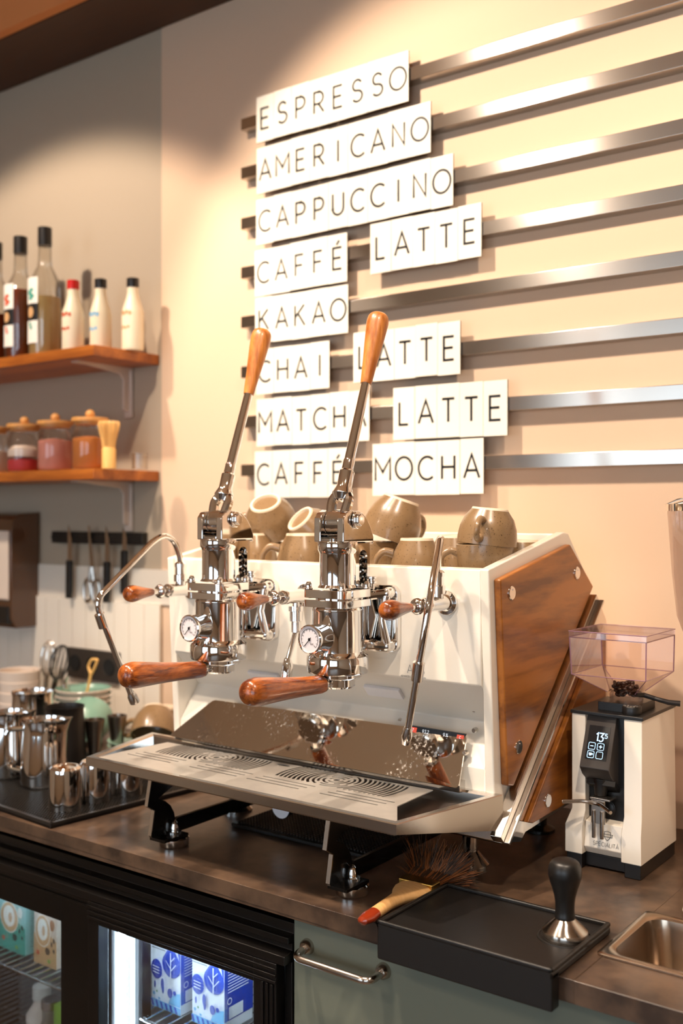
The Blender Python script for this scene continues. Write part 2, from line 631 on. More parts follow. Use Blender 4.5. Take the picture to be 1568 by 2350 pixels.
# ------------------------------------------------------------------ stroke lettering
def arc(cx, cy, rx, ry, a0, a1, n=14):
    return [(cx + rx * math.cos(math.radians(a0 + (a1 - a0) * k / n)), cy + ry * math.sin(math.radians(a0 + (a1 - a0) * k / n))) for k in range(n + 1)]


GLYPH = {
    'A': (.74, [('o', [(0, 0), (.37, 1), (.74, 0)]), ('o', [(.13, .32), (.61, .32)])]),
    'B': (.56, [('c', [(0, 0), (0, 1)] + arc(.28, .76, .24, .24, 90, -90) + arc(.30, .26, .26, .26, 90, -90)), ('o', [(0, .52), (.3, .52)])]),
    'C': (.74, [('o', arc(.44, .5, .44, .5, 48, 312, 20))]),
    'D': (.68, [('c', [(0, 0), (0, 1), (.25, 1)] + arc(.25, .5, .43, .5, 90, -90) + [(.25, 0)])]),
    'E': (.50, [('o', [(.50, 1), (0, 1), (0, 0), (.50, 0)]), ('o', [(0, .52), (.45, .52)])]),
    'F': (.48, [('o', [(.48, 1), (0, 1), (0, 0)]), ('o', [(0, .50), (.42, .50)])]),
    'G': (.78, [('o', arc(.44, .5, .44, .5, 45, 360, 20) + [(.5, .5)])]),
    'H': (.62, [('o', [(0, 0), (0, 1)]), ('o', [(.62, 0), (.62, 1)]), ('o', [(0, .52), (.62, .52)])]),
    'I': (.06, [('o', [(.03, 0), (.03, 1)])]),
    'J': (.40, [('o', [(.40, 1), (.40, .25)] + arc(.2, .22, .2, .22, 0, -160))]),
    'K': (.60, [('o', [(0, 0), (0, 1)]), ('o', [(.56, 1), (0, .42)]), ('o', [(.18, .60), (.60, 0)])]),
    'L': (.46, [('o', [(0, 1), (0, 0), (.46, 0)])]),
    'M': (.80, [('o', [(0, 0), (0, 1), (.40, .38), (.80, 1), (.80, 0)])]),
    'N': (.62, [('o', [(0, 0), (0, 1), (.62, 0), (.62, 1)])]),
    'O': (.88, [('c', arc(.44, .5, .44, .5, 0, 346, 25))]),
    'P': (.54, [('o', [(0, 0), (0, 1), (.26, 1)] + arc(.26, .72, .28, .28, 90, -90) + [(0, .44)])]),
    'Q': (.88, [('c', arc(.44, .5, .44, .5, 0, 346, 25)), ('o', [(.55, .25), (.85, 0)])]),
    'R': (.58, [('o', [(0, 0), (0, 1), (.26, 1)] + arc(.26, .72, .28, .28, 90, -90) + [(0, .44)]), ('o', [(.26, .44), (.58, 0)])]),
    'S': (.56, [('o', arc(.28, .745, .245, .255, 25, 240, 12) + [(.28, .51)] + arc(.285, .255, .275, .255, 62, -150, 14))]),
    'T': (.62, [('o', [(0, 1), (.62, 1)]), ('o', [(.31, 1), (.31, 0)])]),
    'U': (.62, [('o', [(0, 1), (0, .31)] + arc(.31, .31, .31, .31, 180, 360, 12) + [(.62, 1)])]),
    'V': (.70, [('o', [(0, 1), (.35, 0), (.70, 1)])]),
    'W': (1.0, [('o', [(0, 1), (.25, 0), (.5, 1), (.75, 0), (1.0, 1)])]),
    'X': (.64, [('o', [(0, 0), (.64, 1)]), ('o', [(0, 1), (.64, 0)])]),
    'Y': (.64, [('o', [(0, 1), (.32, .45), (.64, 1)]), ('o', [(.32, .45), (.32, 0)])]),
    'Z': (.58, [('o', [(0, 1), (.58, 1), (0, 0), (.58, 0)])]),
    '0': (.56, [('c', arc(.28, .5, .28, .5, 0, 346, 20))]),
    '1': (.20, [('o', [(0, .82), (.2, 1), (.2, 0)])]),
    '2': (.54, [('o', arc(.27, .72, .27, .28, 170, -30, 10) + [(0, 0), (.54, 0)])]),
    '3': (.54, [('o', [(0, 1), (.54, 1), (.26, .58)] + arc(.26, .28, .28, .29, 90, -150, 12))]),
    '4': (.56, [('o', [(.42, 0), (.42, 1), (0, .3), (.56, .3)])]),
    '5': (.54, [('o', [(.50, 1), (.06, 1), (.03, .55)] + arc(.26, .32, .28, .31, 110, -150, 12))]),
    '6': (.54, [('c', arc(.27, .3, .27, .3, 0, 346, 18)), ('o', [(.04, .42), (.36, 1)])]),
    '7': (.54, [('o', [(0, 1), (.54, 1), (.18, 0)])]),
    '8': (.54, [('c', arc(.27, .28, .27, .28, 0, 346, 18)), ('c', arc(.27, .78, .22, .22, 0, 346, 18))]),
    '9': (.54, [('c', arc(.27, .7, .27, .3, 0, 346, 18)), ('o', [(.50, .58), (.18, 0)])]),
    '.': (.08, [('o', [(.04, 0), (.04, .12)])]),
    '-': (.40, [('o', [(0, .5), (.4, .5)])]),
    '+': (.50, [('o', [(0, .5), (.5, .5)]), ('o', [(.25, .25), (.25, .75)])]),
    '%': (.60, [('o', [(0, 0), (.6, 1)]), ('c', arc(.1, .8, .1, .18, 0, 330, 8)), ('c', arc(.5, .2, .1, .18, 0, 330, 8))]),
}
GLYPH['É'] = (.50, GLYPH['E'][1] + [('o', [(.20, 1.13), (.36, 1.33)])])
GLYPH['À'] = (.74, GLYPH['A'][1] + [('o', [(.46, 1.12), (.30, 1.32)])])


def text_width(s, gap):
    w = 0.0
    for ch in s:
        w += 0.45 if ch == ' ' else GLYPH.get(ch, GLYPH['O'])[0] + gap
    return w - gap

# ================================================================== the room
XL, XR, YF, ZC = -3.6, 2.6, -3.2, 2.86
XCOR = ony(371, 700, WALL).x          # where the beige menu wall meets the taupe wall
b = B(); b.box(XCOR, XR, WALL, WALL + 0.12, 0, ZC); struct(b.build('wall_back', 'menuwall', smooth=False))
b = B(); b.box(XL, XCOR, WALL + 0.002, WALL + 0.12, 0, ZC); struct(b.build('wall_alcove', 'greywall', smooth=False))
b = B(); b.box(XL - 0.12, XL, YF - 0.12, WALL + 0.12, 0, ZC); struct(b.build('wall_left', 'roomwall', smooth=False))
b = B(); b.box(XR, XR + 0.12, YF - 0.12, WALL + 0.12, 0, ZC); struct(b.build('wall_right', 'roomwall', smooth=False))
b = B(); b.box(XL - 0.12, XR + 0.12, YF - 0.12, WALL + 0.12, -0.1, 0); struct(b.build('floor', 'floor', smooth=False))
b = B(); b.box(XL - 0.12, XR + 0.12, YF - 0.12, WALL + 0.12, ZC, ZC + 0.1); struct(b.build('ceiling', 'ceil', smooth=False))
WINS = [(-3.2, -1.3), (-0.3, 2.2)]
ZW0, ZW1 = 0.55, 2.45
b = B()
b.box(XL, XR, YF - 0.12, YF, 0, ZW0).box(XL, XR, YF - 0.12, YF, ZW1, ZC)
xs = [XL] + [x for w in WINS for x in w] + [XR]
for i in range(0, len(xs), 2):
    b.box(xs[i], xs[i + 1], YF - 0.12, YF, ZW0, ZW1)
struct(b.build('wall_front', 'roomwall', smooth=False))
for i, (x0, x1) in enumerate(WINS):
    b = B()
    t = 0.05
    b.box(x0, x1, YF - 0.09, YF - 0.03, ZW0, ZW0 + t).box(x0, x1, YF - 0.09, YF - 0.03, ZW1 - t, ZW1)
    n = 3
    for k in range(n + 1):
        xx = x0 + (x1 - x0 - t) * k / n
        b.box(xx, xx + t, YF - 0.09, YF - 0.03, ZW0 + t, ZW1 - t)
    w = struct(b.build('window_%d' % (i + 1), 'black', smooth=False))
    b = B(); b.box(x0 + t, x1 - t, YF - 0.064, YF - 0.056, ZW0 + t, ZW1 - t)
    b.build('pane', 'windowglass', w, smooth=False)

# the dark soffit beam over the wall with an added, glow-coloured fascia
b = B(); b.box(XL, XR, 1.60, WALL, 2.646, ZC)
struct(b.build('trim_1', 'beam', bevel=0.004))
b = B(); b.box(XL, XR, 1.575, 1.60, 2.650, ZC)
struct(b.build('trim_2', 'fascia_glow', smooth=False))

# ================================================================== menu rails and letter tiles
RY = WALL - 0.028                       # front face of the rails
RAILPX = [85.5, 220.8, 360.4, 496.5, 633.2, 771.5, 909.4, 1042.9]
RAILH = 0.0265
rail_names = ['ESPRESSO', 'AMERICANO', 'CAPPUCCINO', 'CAFFÉ LATTE', 'KAKAO', 'CHAI LATTE', 'MATCHA LATTE', 'CAFFÉ MOCHA']
for i, v in enumerate(RAILPX):
    zt = ony(1168, v, RY).z
    x0 = ony(553, 400, RY).x
    b = B(); b.box(x0, -0.16, RY, WALL, zt - RAILH, zt)
    o = b.build('menu_rail', 'brushed', bevel=0.0012)
    tag(o, 'brushed steel wall rail carrying the word %s' % rail_names[i], 'rail', 'steel menu rails')

TY = RY - 0.0045                        # front face of the tiles
ordn = ['first', 'second', 'third', 'fourth', 'fifth', 'sixth', 'seventh', 'eighth', 'ninth', 'tenth']
# word, left px, right px, (top, bottom) px at the left edge, (top, bottom) at the right edge, what it belongs to
WORDS = [
    ('ESPRESSO', 589, 938, 225, 328, 111, 229, 'in ESPRESSO'),
    ('AMERICANO', 589, 989, 342, 446, 230, 347, 'in AMERICANO'),
    ('CAPPUCCINO', 588.5, 1040, 458, 560, 350, 470, 'in CAPPUCCINO'),
    ('CAFFÉ', 585, 797, 576, 679, 531, 645, 'in the CAFFÉ beside LATTE'),
    ('LATTE', 850, 1105, 513, 628, 465, 588, 'in the LATTE after CAFFÉ'),
    ('KAKAO', 586, 799, 687, 787, 648, 762, 'in KAKAO'),
    ('CHAI', 588, 756, 806, 903, 776, 890, 'in CHAI'),
    ('LATTE', 811, 1057, 765, 877, 733, 857, 'in the LATTE after CHAI'),
    ('MATCHA', 589, 848, 917, 1023, 892, 1010, 'in MATCHA'),
    ('LATTE', 903, 1165, 891, 1010, 868, 996, 'in the LATTE after MATCHA'),
    ('CAFFÉ', 585, 798, 1035, 1140, 1024, 1139, 'in the CAFFÉ beside MOCHA'),
    ('MOCHA', 855, 1110, 1018, 1137, 1004, 1131, 'in MOCHA'),
]
EX, EZ = Vector((1, 0, 0)), Vector((0, 0, 1))
for (word, u0, u1, t0, b0, t1, b1, where) in WORDS:
    xa, xb = ony(u0, 800, TY).x, ony(u1, 800, TY).x
    zt = (ony(u0, t0, TY).z + ony(u1, t1, TY).z) / 2
    zb = (ony(u0, b0, TY).z + ony(u1, b1, TY).z) / 2
    n = len(word)
    w = (xb - xa) / n
    for i, ch in enumerate(word):
        dz = random.uniform(-0.0012, 0.0012)
        dy = random.uniform(-0.0006, 0.0004)
        xl = xa + w * i
        cx = xl + w / 2
        b = B()
        b.box(xl + 0.0003, xl + w - 0.0003, TY + dy, TY + dy + 0.0035, zb + dz, zt + dz)
        for f_ in b.bm.faces:
            f_.material_index = 0 if f_.calc_center_median().y < TY + dy + 0.0005 else 1
        o = b.build('letter_tile', ['tile', 'tile_edge'], smooth=False, origin=(cx, TY + 0.004, zb))
        tag(o, 'cream tile with letter %s, %s letter %s' % (ch, ordn[i], where), 'letter tile', 'letter tiles on the menu rails')
        b = B()
        h = 0.0455
        O = Vector((cx - text_width(ch, 0.2) * h / 2, TY + dy - 0.0004, zb + dz + (zt - zb) / 2 - h * 0.5))
        b.text(ch, O, EX, EZ, h, t=0.112)
        b.build('letter', 'ink', o, smooth=False)

# ================================================================== counter, cabinet, fridge
CY0 = 1.143
sx0, sy0, sy1 = -0.512, 1.232, 1.386
b = B()
b.box(XL, sx0, CY0, WALL, CT - 0.028, CT)
b.box(sx0, 0.05, CY0, sy0, CT - 0.028, CT)
b.box(sx0, 0.05, sy1, WALL, CT - 0.028, CT)
b.box(0.05, 1.2, CY0, WALL, CT - 0.028, CT)
bmesh.ops.remove_doubles(b.bm, verts=b.bm.verts, dist=0.0001)
o = b.build('worktop', 'counter', bevel=0.0008)
tag(o, 'long brown stone look worktop under the espresso machine', 'worktop')

FX1 = ony(668, 2113, 1.165).x
# sage green cabinet right of the fridge
cab = thing('base_cabinet', 'sage green base cabinet with steel bow handle under the worktop', 'cabinet', (FX1 + 0.4, 1.5, 0))
b = B(); b.box(FX1 + 0.003, FX1 + 0.02, 1.185, WALL - 0.005, 0.0, CT - 0.0285).box(1.18, 1.2, 1.185, WALL - 0.005, 0.0, CT - 0.0285).box(FX1 + 0.003, 1.2, WALL - 0.02, WALL - 0.005, 0.0, CT - 0.0285).box(FX1 + 0.003, 1.2, 1.185, WALL - 0.005, 0.0, 0.1); b.build('carcass', 'green', cab, smooth=False)
b = B(); b.box(FX1 + 0.005, -0.32, 1.166, 1.184, 0.10, CT - 0.031); dr = b.build('door', 'green', cab, bevel=0.001)
b = B(); b.box(-0.316, 0.45, 1.166, 1.184, 0.10, CT - 0.031); b.build('door', 'green', cab, bevel=0.001)
hb = B()
h0, h1 = ony(707, 2166, 1.166), ony(882, 2231, 1.166)
zz = (h0.z + h1.z) / 2
pa, pb = Vector((h0.x, 1.166, zz)), Vector((h1.x, 1.166, zz))
out = Vector((0, -0.034, -0.004))
hb.tube(bend([pa, pa + out, pb + out, pb], 0.016, 8), 0.0052, 14)
for p in (pa, pb):
    hb.lathe([(0, 0.010), (0.0075, 0.010), (0.0105, 0.006), (0.0115, 0), (0, 0)], p, (0, -1, 0), 20)
hb.build('handle', 'brushed', dr)

# black glass door bottle fridge
FY = 1.165
fr = thing('bottle_fridge', 'black undercounter fridge with two sliding glass doors and cartons inside', 'fridge', (-1.65, 1.5, 0))
FX0 = -2.36
ft = 0.852
b = B()
b.box(FX0, FX0 + 0.035, 1.215, 1.74, 0.06, ft).box(FX1 - 0.035, FX1, 1.215, 1.74, 0.06, ft)
b.box(FX0, FX1, 1.70, 1.74, 0.06, ft).box(FX0 + 0.035, FX1 - 0.035, 1.215, 1.70, 0.06, 0.10)
b.box(FX0 + 0.035, FX1 - 0.035, 1.215, 1.70, 0.80, ft)
b.build('body', 'fridge', fr, bevel=0.002)
b = B(); b.box(FX0 + 0.036, FX1 - 0.036, 1.694, 1.699, 0.101, 0.799); b.build('liner', 'fridge_in', fr, smooth=False)
# stepped head rail
b = B()
zA = ony(668, 2184, FY).z
prof = [(1.215, ft), (1.172, ft), (1.172, zA + 0.024), (1.158, zA + 0.022), (1.158, zA + 0.013), (1.168, zA + 0.011),
        (1.168, zA + 0.001), (1.150, zA - 0.003), (1.150, zA - 0.016), (1.215, zA - 0.016)]
b.prism([(FX0, y, z) for y, z in prof], (FX1 - FX0, 0, 0))
b.build('head_rail', 'fridge', fr, bevel=0.0012)


def glass_door(x0, x1, zt, zb, y, fl, fr_, ftop):
    b = B()
    b.box(x0, x0 + fl, y, y + 0.022, zb, zt).box(x1 - fr_, x1, y, y + 0.022, zb, zt)
    b.box(x0 + fl, x1 - fr_, y, y + 0.022, zt - ftop, zt).box(x0 + fl, x1 - fr_, y, y + 0.022, zb, zb + 0.05)
    for k in range(3):                                    # ribs of the extrusion
        z = zt - 0.006 - k * 0.009
        b.box(x0, x1, y - 0.0025, y, z - 0.004, z)
    for k in range(3):
        x = x1 - 0.005 - k * 0.009
        b.box(x - 0.004, x, y - 0.0025, y, zb, zt - 0.03)
    d = b.build('sliding_door', 'fridge', fr, bevel=0.0008)
    b = B(); b.box(x0 + fl - 0.004, x1 - fr_ + 0.004, y + 0.009, y + 0.013, zb + 0.046, zt - ftop + 0.004)
    b.build('glass_pane', 'fglass', d, smooth=False)


gz = ony(588, 2247, 1.156).z
gx1, gx0 = ony(588, 2245, 1.156).x, ony(232, 2116, 1.156).x
dxr = ony(640, 2245, 1.156).x
zt2 = zA - 0.017
glass_door(gx0 - 0.026, dxr, zt2, 0.10, 1.150, 0.026, dxr - gx1, zt2 - gz)
lx1 = ony(148, 2110, 1.19).x
glz = ony(148, 2110, 1.19).z
glass_door(FX0 + 0.04, gx0 - 0.004, zt2, 0.10, 1.182, 0.04, gx0 - 0.004 - lx1, zt2 - glz)
b = B(); b.box(dxr + 0.001, FX1, 1.168, 1.215, 0.06, zt2 + 0.004); b.build('jamb', 'fridge', fr, bevel=0.002)
# inner corner post with the lit tube
b = B(); b.box(gx0 + 0.004, gx0 + 0.020, 1.214, 1.25, 0.105, 0.795); b.build('inner_post', 'fridge', fr, bevel=0.001)
led0, led1 = ony(273, 2140, 1.200).x, ony(284, 2140, 1.200).x
b = B(); b.box(led0, led1, 1.196, 1.206, 0.11, 0.79); b.build('light_tube', 'led', fr, bevel=0.003)
b = B(); b.box(-2.30, FX1 - .04, 1.196, 1.208, 0.776, 0.786); b.build('light_tube', 'led', fr, smooth=False)
# wire shelves
SHZ = ony(348, 2304, 1.262).z


def wire_shelf(x0, x1, z, y0=1.222, y1=1.68):
    b = B()
    n = int((x1 - x0) / 0.021)
    for k in range(n + 1):
        x = x0 + (x1 - x0) * k / n
        b.tube([(x, y0, z), (x, y1, z)], 0.0016, 6)
    for y in (y0, (y0 + y1) / 2, y1):
        b.tube([(x0, y, z - 0.003), (x1, y, z - 0.003)], 0.0026, 8)
    s = b.build('wire_shelf', 'wire', fr)


XM = gx0 - 0.01
shl = ony(100, 2228, 1.245).z
wire_shelf(XM + 0.004, FX1 - 0.04, SHZ - 0.002)
wire_shelf(FX0 + 0.04, XM - 0.004, shl - 0.002)
zlow = ony(20, 2352, 1.26).z - 0.115
wire_shelf(XM + 0.004, FX1 - 0.04, zlow)
wire_shelf(FX0 + 0.04, XM - 0.004, zlow)


def carton(name, label, x0, y0, z0, w, d, h, m, group=None):
    """gable-top drink carton, front face towards -y"""
    t = thing(name, label, 'carton', (x0 + w / 2, y0 + d / 2, z0), 0, group)
    b = B()
    b.box(x0, x0 + w, y0, y0 + d, z0, z0 + h * 0.84)
    b.prism([(x0, y0, z0 + h * 0.84), (x0, y0 + d, z0 + h * 0.84), (x0, y0 + d * 0.53, z0 + h * 0.96), (x0, y0 + d * 0.47, z0 + h * 0.96)], (w, 0, 0))
    b.box(x0, x0 + w, y0 + d * 0.47, y0 + d * 0.53, z0 + h * 0.955, z0 + h)
    b.build('box', m, t, bevel=0.001)
    return t


def blob(cx, cz, rx, rz, n=24, a0=0):
    return [(cx + rx * math.cos(2 * PI * k / n + a0), cz + rz * math.sin(2 * PI * k / n + a0)) for k in range(n)]


def front_art(t, x0, y0, z0, items):
    """items: (points in the front plane, material index)"""
    b = B()
    mats = []
    for k, (pts, m) in enumerate(items):
        if m not in mats: mats.append(m)
        b.poly([(x0 + p[0], y0 - 0.0004 - 0.00012 * k, z0 + p[1]) for p in pts], mats.index(m))
    return b, mats


def drop(cx, cz, w, h):
    return [(cx, cz + h * .62)] + [(cx + w * .5 * math.cos(math.radians(a)), cz + h * .38 * math.sin(math.radians(a))) for a in range(35, -216, -15)]


def milk(x0, x1, label):
    y0, w = 1.262, x1 - x0
    d, h = 0.07, 0.168
    t = carton('milk_carton', label, x0, y0, SHZ, w, d, h, 'carton', 'blue and white milk cartons')
    z0 = SHZ
    it = [([(0, 0), (w, 0), (w, .012), (0, .014)], 'ink_lblue')]
    for k in range(6):
        xx = w * (k + .2) / 6.2
        it.append(([(xx, 0.001), (xx + .005, 0.001), (xx + .001, .012), (xx - .004, .012)][::1], 'ink_blue'))
    it += [([(w * .60, .014), (w, .014), (w, .038), (w * .8, .034), (w * .65, .024)], 'ink_lblue'),
           (drop(w * .70, .082, w * .62, .058), 'ink_blue'),
           ([(w * .86, .125), (w, .085), (w, .128)], 'ink_blue'),
           (blob(w * .20, .067, w * .19, .017), 'ink_blue'),
           (blob(w * .40, .044, .004, .010), 'ink_blue'), (blob(w * .42, .036, .003, .008), 'ink_blue'),
           (blob(w * .66, .033, .006, .008), 'ink_blue'), (blob(w * .82, .036, .004, .004), 'ink_blue'),
           (blob(w * .15, .040, .002, .006), 'ink_blue'), (blob(w * .12, .024, .003, .003), 'ink_lblue'),
           (blob(w * .22, .029, .002, .002), 'ink_green'), (blob(w * .30, .018, .0025, .002), 'ink_lblue')]
    b, ms = front_art(t, x0, y0, z0, it)
    ms2 = ms + ['carton', 'ink_grey']
    O = Vector((x0, y0 - 0.0032, z0))
    wi, gi = len(ms2) - 2, len(ms2) - 1
    b.ribbon([(w * .70, .056), (w * .70, .104)], .0022, O, EX, EZ, mi=wi)
    b.ribbon([(w * .70, .072), (w * .88, .086)], .0016, O, EX, EZ, mi=wi)
    b.ribbon([(w * .70, .076), (w * .54, .088)], .0016, O, EX, EZ, mi=wi)
    b.ribbon([(w * .70, .088), (w * .84, .098)], .0014, O, EX, EZ, mi=wi)
    for k in range(3):
        b.ribbon([(w * .09, .072 - k * .005), (w * .31, .071 - k * .005)], .0018, O, EX, EZ, mi=wi)
    for k in range(4):
        b.ribbon([(w * .06, .122 - k * .006), (w * (.42 + .1 * (k % 2)), .122 - k * .006)], .0016, O, EX, EZ, mi=gi)
    b.build('front_print', ms2, t, smooth=False)
    b = B()                                                # blue side with its white text
    xs_ = x0 + w + 0.0005
    b.poly([(xs_, y0, z0 + .018), (xs_, y0 + d, z0 + .018), (xs_, y0 + d, z0 + h * .83), (xs_, y0, z0 + h * .83)], 0)
    yd = Vector((0, 1, 0))
    O = Vector((xs_ + 0.0004, y0, z0))
    for k in range(15):
        b.ribbon([(.008, .132 - k * .0048), (random.uniform(.035, .064), .132 - k * .0048)], .0015, O, yd, EZ, mi=1)
    b.poly([tuple(O + yd * p + EZ * q) for p, q in ((.01, .020), (.045, .020), (.045, .040), (.01, .040))], 1)
    b.ribbon(blob(.012, .05, .005, .005, 14), .0015, O, yd, EZ, closed=True, mi=1)
    b.build('side_print', ['ink_blue', 'carton'], t, smooth=False)


m0, m1 = ony(348, 2302, 1.262), ony(415, 2328, 1.262)
milk(m0.x, m1.x, 'blue and white milk carton nearer the lit tube inside the fridge')
m2, m3 = ony(441, 2330, 1.262), ony(515, 2360, 1.262)
milk(m2.x, m3.x, 'blue and white milk carton nearer the right edge of the fridge')
t = carton('milk_carton', 'white carton with brown edge standing behind the two blue milk cartons', -1.548, 1.37, SHZ, 0.075, 0.075, 0.17, 'carton')
b = B(); O = Vector((-1.548, 1.3692, SHZ))
for k in range(12):
    b.ribbon([(.006, .12 - k * .0075), (random.uniform(.03, .06), .12 - k * .0075)], .002, O, EX, EZ, mi=0)
b.poly([tuple(O + EX * p + EZ * q) for p, q in blob(.06, .02, .006, .008)], 1)
b.build('front_print', ['ink_lblue', 'ink_green'], t, smooth=False)


def barista(x0, x1, y0, z0, label, m, word, base, mug, ink):
    w = x1 - x0
    t = carton('drink_carton', label, x0, y0, z0, w, 0.062, 0.19, m, None)
    it = [([(0, 0), (w, 0), (w, .052), (w * .7, .062), (w * .3, .05), (0, .058)], base),
          (blob(w * .40, .066, w * .34, .031), 'label'), (blob(w * .40, .066, w * .32, .029), mug), (blob(w * .40, .068, w * .22, .021), 'label'),
          (blob(w * .44, .066, w * .07, .010), mug),
          (blob(w * .82, .082, .007, .011), 'ink_brown' if base == 'ink_tan' else 'label'), (blob(w * .80, .046, .003, .005), 'ink'), (blob(w * .90, .034, .003, .004), 'ink'),
          (blob(w * .62, .030, .007, .007), 'ink'), (blob(w * .9, .054, .003, .005), 'ink'), (blob(w * .2, .022, .005, .005), 'ink_red'), (blob(w * .70, .012, .005, .004), 'ink_green')]
    b, ms = front_art(t, x0, y0, z0, it)
    ms = ms + ([] if 'ink' in ms else ['ink']) + [ink + '_w']
    ms[-1] = ink
    b.text('BARISTA', (x0 + .004, y0 - .003, z0 + .124), EX, EZ, .0115, t=.2, gap=.15, mi=ms.index('ink'))
    b.text(word, (x0 + .004, y0 - .003, z0 + .108), EX, EZ, .0090, t=.18, gap=.15, mi=len(ms) - 1)
    b.build('front_print', ms, t, smooth=False)
    b = B(); O = Vector((x1 + .0005, y0, z0)); yd = Vector((0, 1, 0))
    for k in range(24):
        b.ribbon([(.012, .13 - k * .005), (random.uniform(.03, .055), .13 - k * .005)], .0013, O, yd, EZ)
    b.build('side_print', 'ink_grey', t, smooth=False)


q0, q1 = ony(78, 2212, 1.262), ony(130, 2238, 1.262)
barista(q0.x, q1.x, 1.262, shl, 'beige carton printed BARISTA ALMOND on the left fridge shelf', 'carton_beige', 'ALMOND', 'ink_tan', 'ink_tan', 'ink_brown')
q2, q3 = ony(-2, 2180, 1.265), ony(58, 2198, 1.265)
barista(q2.x, q3.x, 1.265, shl, 'pale teal carton printed BARISTA COCONUT on the left fridge shelf', 'carton_teal', 'COCONUT', 'ink_teal', 'ink_tan', 'ink_teal')

zl = zlow + 0.002
p = ony(40, 2334, 1.30)
t = thing('milk_bottle', 'plastic bottle with white screw cap lying low in the fridge', 'bottle', (p.x, 1.36, zl))
b = B(); b.lathe([(0, 0), (.03, .002), (.032, .01), (.032, .09), (.016, .115), (.016, .125), (0, .125)], (p.x, 1.36, zl), (0, 0, 1), 24); b.build('body', 'marsh', t)
b = B(); b.cyl((p.x, 1.36, zl + .122), (p.x, 1.36, zl + .148), .019, 24); b.build('cap', 'label', t, bevel=0.001)
p = ony(88, 2320, 1.30)
t = thing('glass_bottle', 'clear bottle with steel cap beside the white capped bottle', 'bottle', (p.x, 1.33, zl))
b = B(); b.lathe([(0, .002), (.028, .002), (.029, .01), (.029, .08), (.017, .11), (.017, .135), (0, .135)], (p.x, 1.33, zl), (0, 0, 1), 24); b.build('body', 'bottleglass', t)
b = B(); b.cyl((p.x, 1.33, zl + .133), (p.x, 1.33, zl + .15), .019, 24); b.build('cap', 'steel', t, bevel=0.001)
p = ony(118, 2306, 1.28)
b = B(); b.box(p.x, p.x + .075, 1.285, 1.36, zl, p.z); o = b.build('tea_box', 'greenbox', bevel=0.001)
tag(o, 'lime green carton box low on the left fridge shelf', 'box')
for k, xk in enumerate((-1.50, -1.42, -1.34, -1.26)):
    b = B(); b.box(xk, xk + .07, 1.26, 1.42, zl, zl + .075 + .012 * (k % 2))
    o = b.build('snack_pack', 'greenbox', bevel=0.004)
    tag(o, '%s yellow green pack under the right wire shelf of the fridge' % ('leftmost', 'second', 'third', 'rightmost')[k], 'box', 'yellow green packs in the fridge')

# ================================================================== shelves on the taupe wall
SX1 = -1.907
SYF = 1.594


def shelf(label, zt, th):
    t = thing('wall_shelf', label, 'shelf', (-2.35, 1.69, zt - th))
    b = B(); b.box(-3.3, SX1, SYF, WALL, zt - th, zt); b.build('board', 'shelfwood', t, bevel=0.0015)
    for x in (-2.015, -2.95):
        b = B()
        b.box(x - .014, x + .014, 1.625, WALL - .001, zt - th - .004, zt - th)
        b.box(x - .014, x + .014, WALL - .005, WALL - .001, zt - th - .125, zt - th)
        b.prism([(x - .003, 1.64, zt - th - .004), (x - .003, WALL - .004, zt - th - .004), (x - .003, WALL - .004, zt - th - .112), (x - .003, WALL - .022, zt - th - .105), (x - .003, WALL - .022, zt - th - .030), (x - .003, WALL - .034, zt - th - .016)], (.006, 0, 0))
        b.build('bracket', 'bracket', t, bevel=0.0015)


Z1 = onx(215, 789, SX1).z
Z2 = onx(215, 1074, SX1).z
shelf('upper wooden wall shelf holding the syrup bottles', Z1, 0.025)
shelf('lower wooden wall shelf holding the glass jars', Z2, 0.025)

# ================================================================== espresso machine
ML, MR, MF = -1.375, -0.743, 1.335
mach = thing('espresso_machine', 'white two group lever espresso machine with walnut side panels and polished drip tray', 'espresso machine', (-1.06, 1.45, CT))


def plate_with_holes(outer, holes, z, zfun=None):
    """flat sheet with real openings, in the plane z (points are x, y)"""
    from mathutils.geometry import delaunay_2d_cdt

    def inside(q, poly):
        c_ = False
        n = len(poly)
        for i in range(n):
            x0, y0 = poly[i][0], poly[i][1]; x1, y1 = poly[i - 1][0], poly[i - 1][1]
            if (y0 > q[1]) != (y1 > q[1]) and q[0] < (x1 - x0) * (q[1] - y0) / (y1 - y0) + x0:
                c_ = not c_
        return c_
    co, ed = [], []
    for loop in [outer] + holes:
        k0 = len(co)
        co += [Vector((p[0] * 100, p[1] * 100)) for p in loop]
        ed += [(k0 + i, k0 + (i + 1) % len(loop)) for i in range(len(loop))]
    vs, _, fs, _, _, _ = delaunay_2d_cdt(co, ed, [], 0, 1e-5)
    bm = bmesh.new()
    bv = [bm.verts.new((v.x / 100, v.y / 100, z)) for v in vs]
    for f_ in fs:
        c_ = sum((vs[i] for i in f_), Vector((0, 0))) / len(f_) / 100
        if inside(c_, outer) and not any(inside(c_, h_) for h_ in holes):
            bm.faces.new([bv[i] for i in f_])
    return bm


# ---- body
b = B()
prof = [(MF, 1.366), (MF, 1.197), (1.395, 1.132), (1.350, 1.072), (1.350, 1.000), (1.700, 1.000), (1.705, 1.285), (1.615, 1.414), (1.592, 1.414),
        (1.592, 1.332), (1.352, 1.332), (1.352, 1.368)]
b.prism([(ML, y, z) for y, z in prof], (MR - ML, 0, 0), 0)
for f_ in b.bm.faces:
    c_ = f_.calc_center_median()
    if c_.y < 1.40 and 1.05 < c_.z < 1.18 and abs(f_.normal.x if f_.normal.length else 0) < 0.5 and len(f_.verts) == 4:
        f_.material_index = 1
b.build('body', ['white', 'white_shaded'], mach, bevel=0.0025, seg=3)

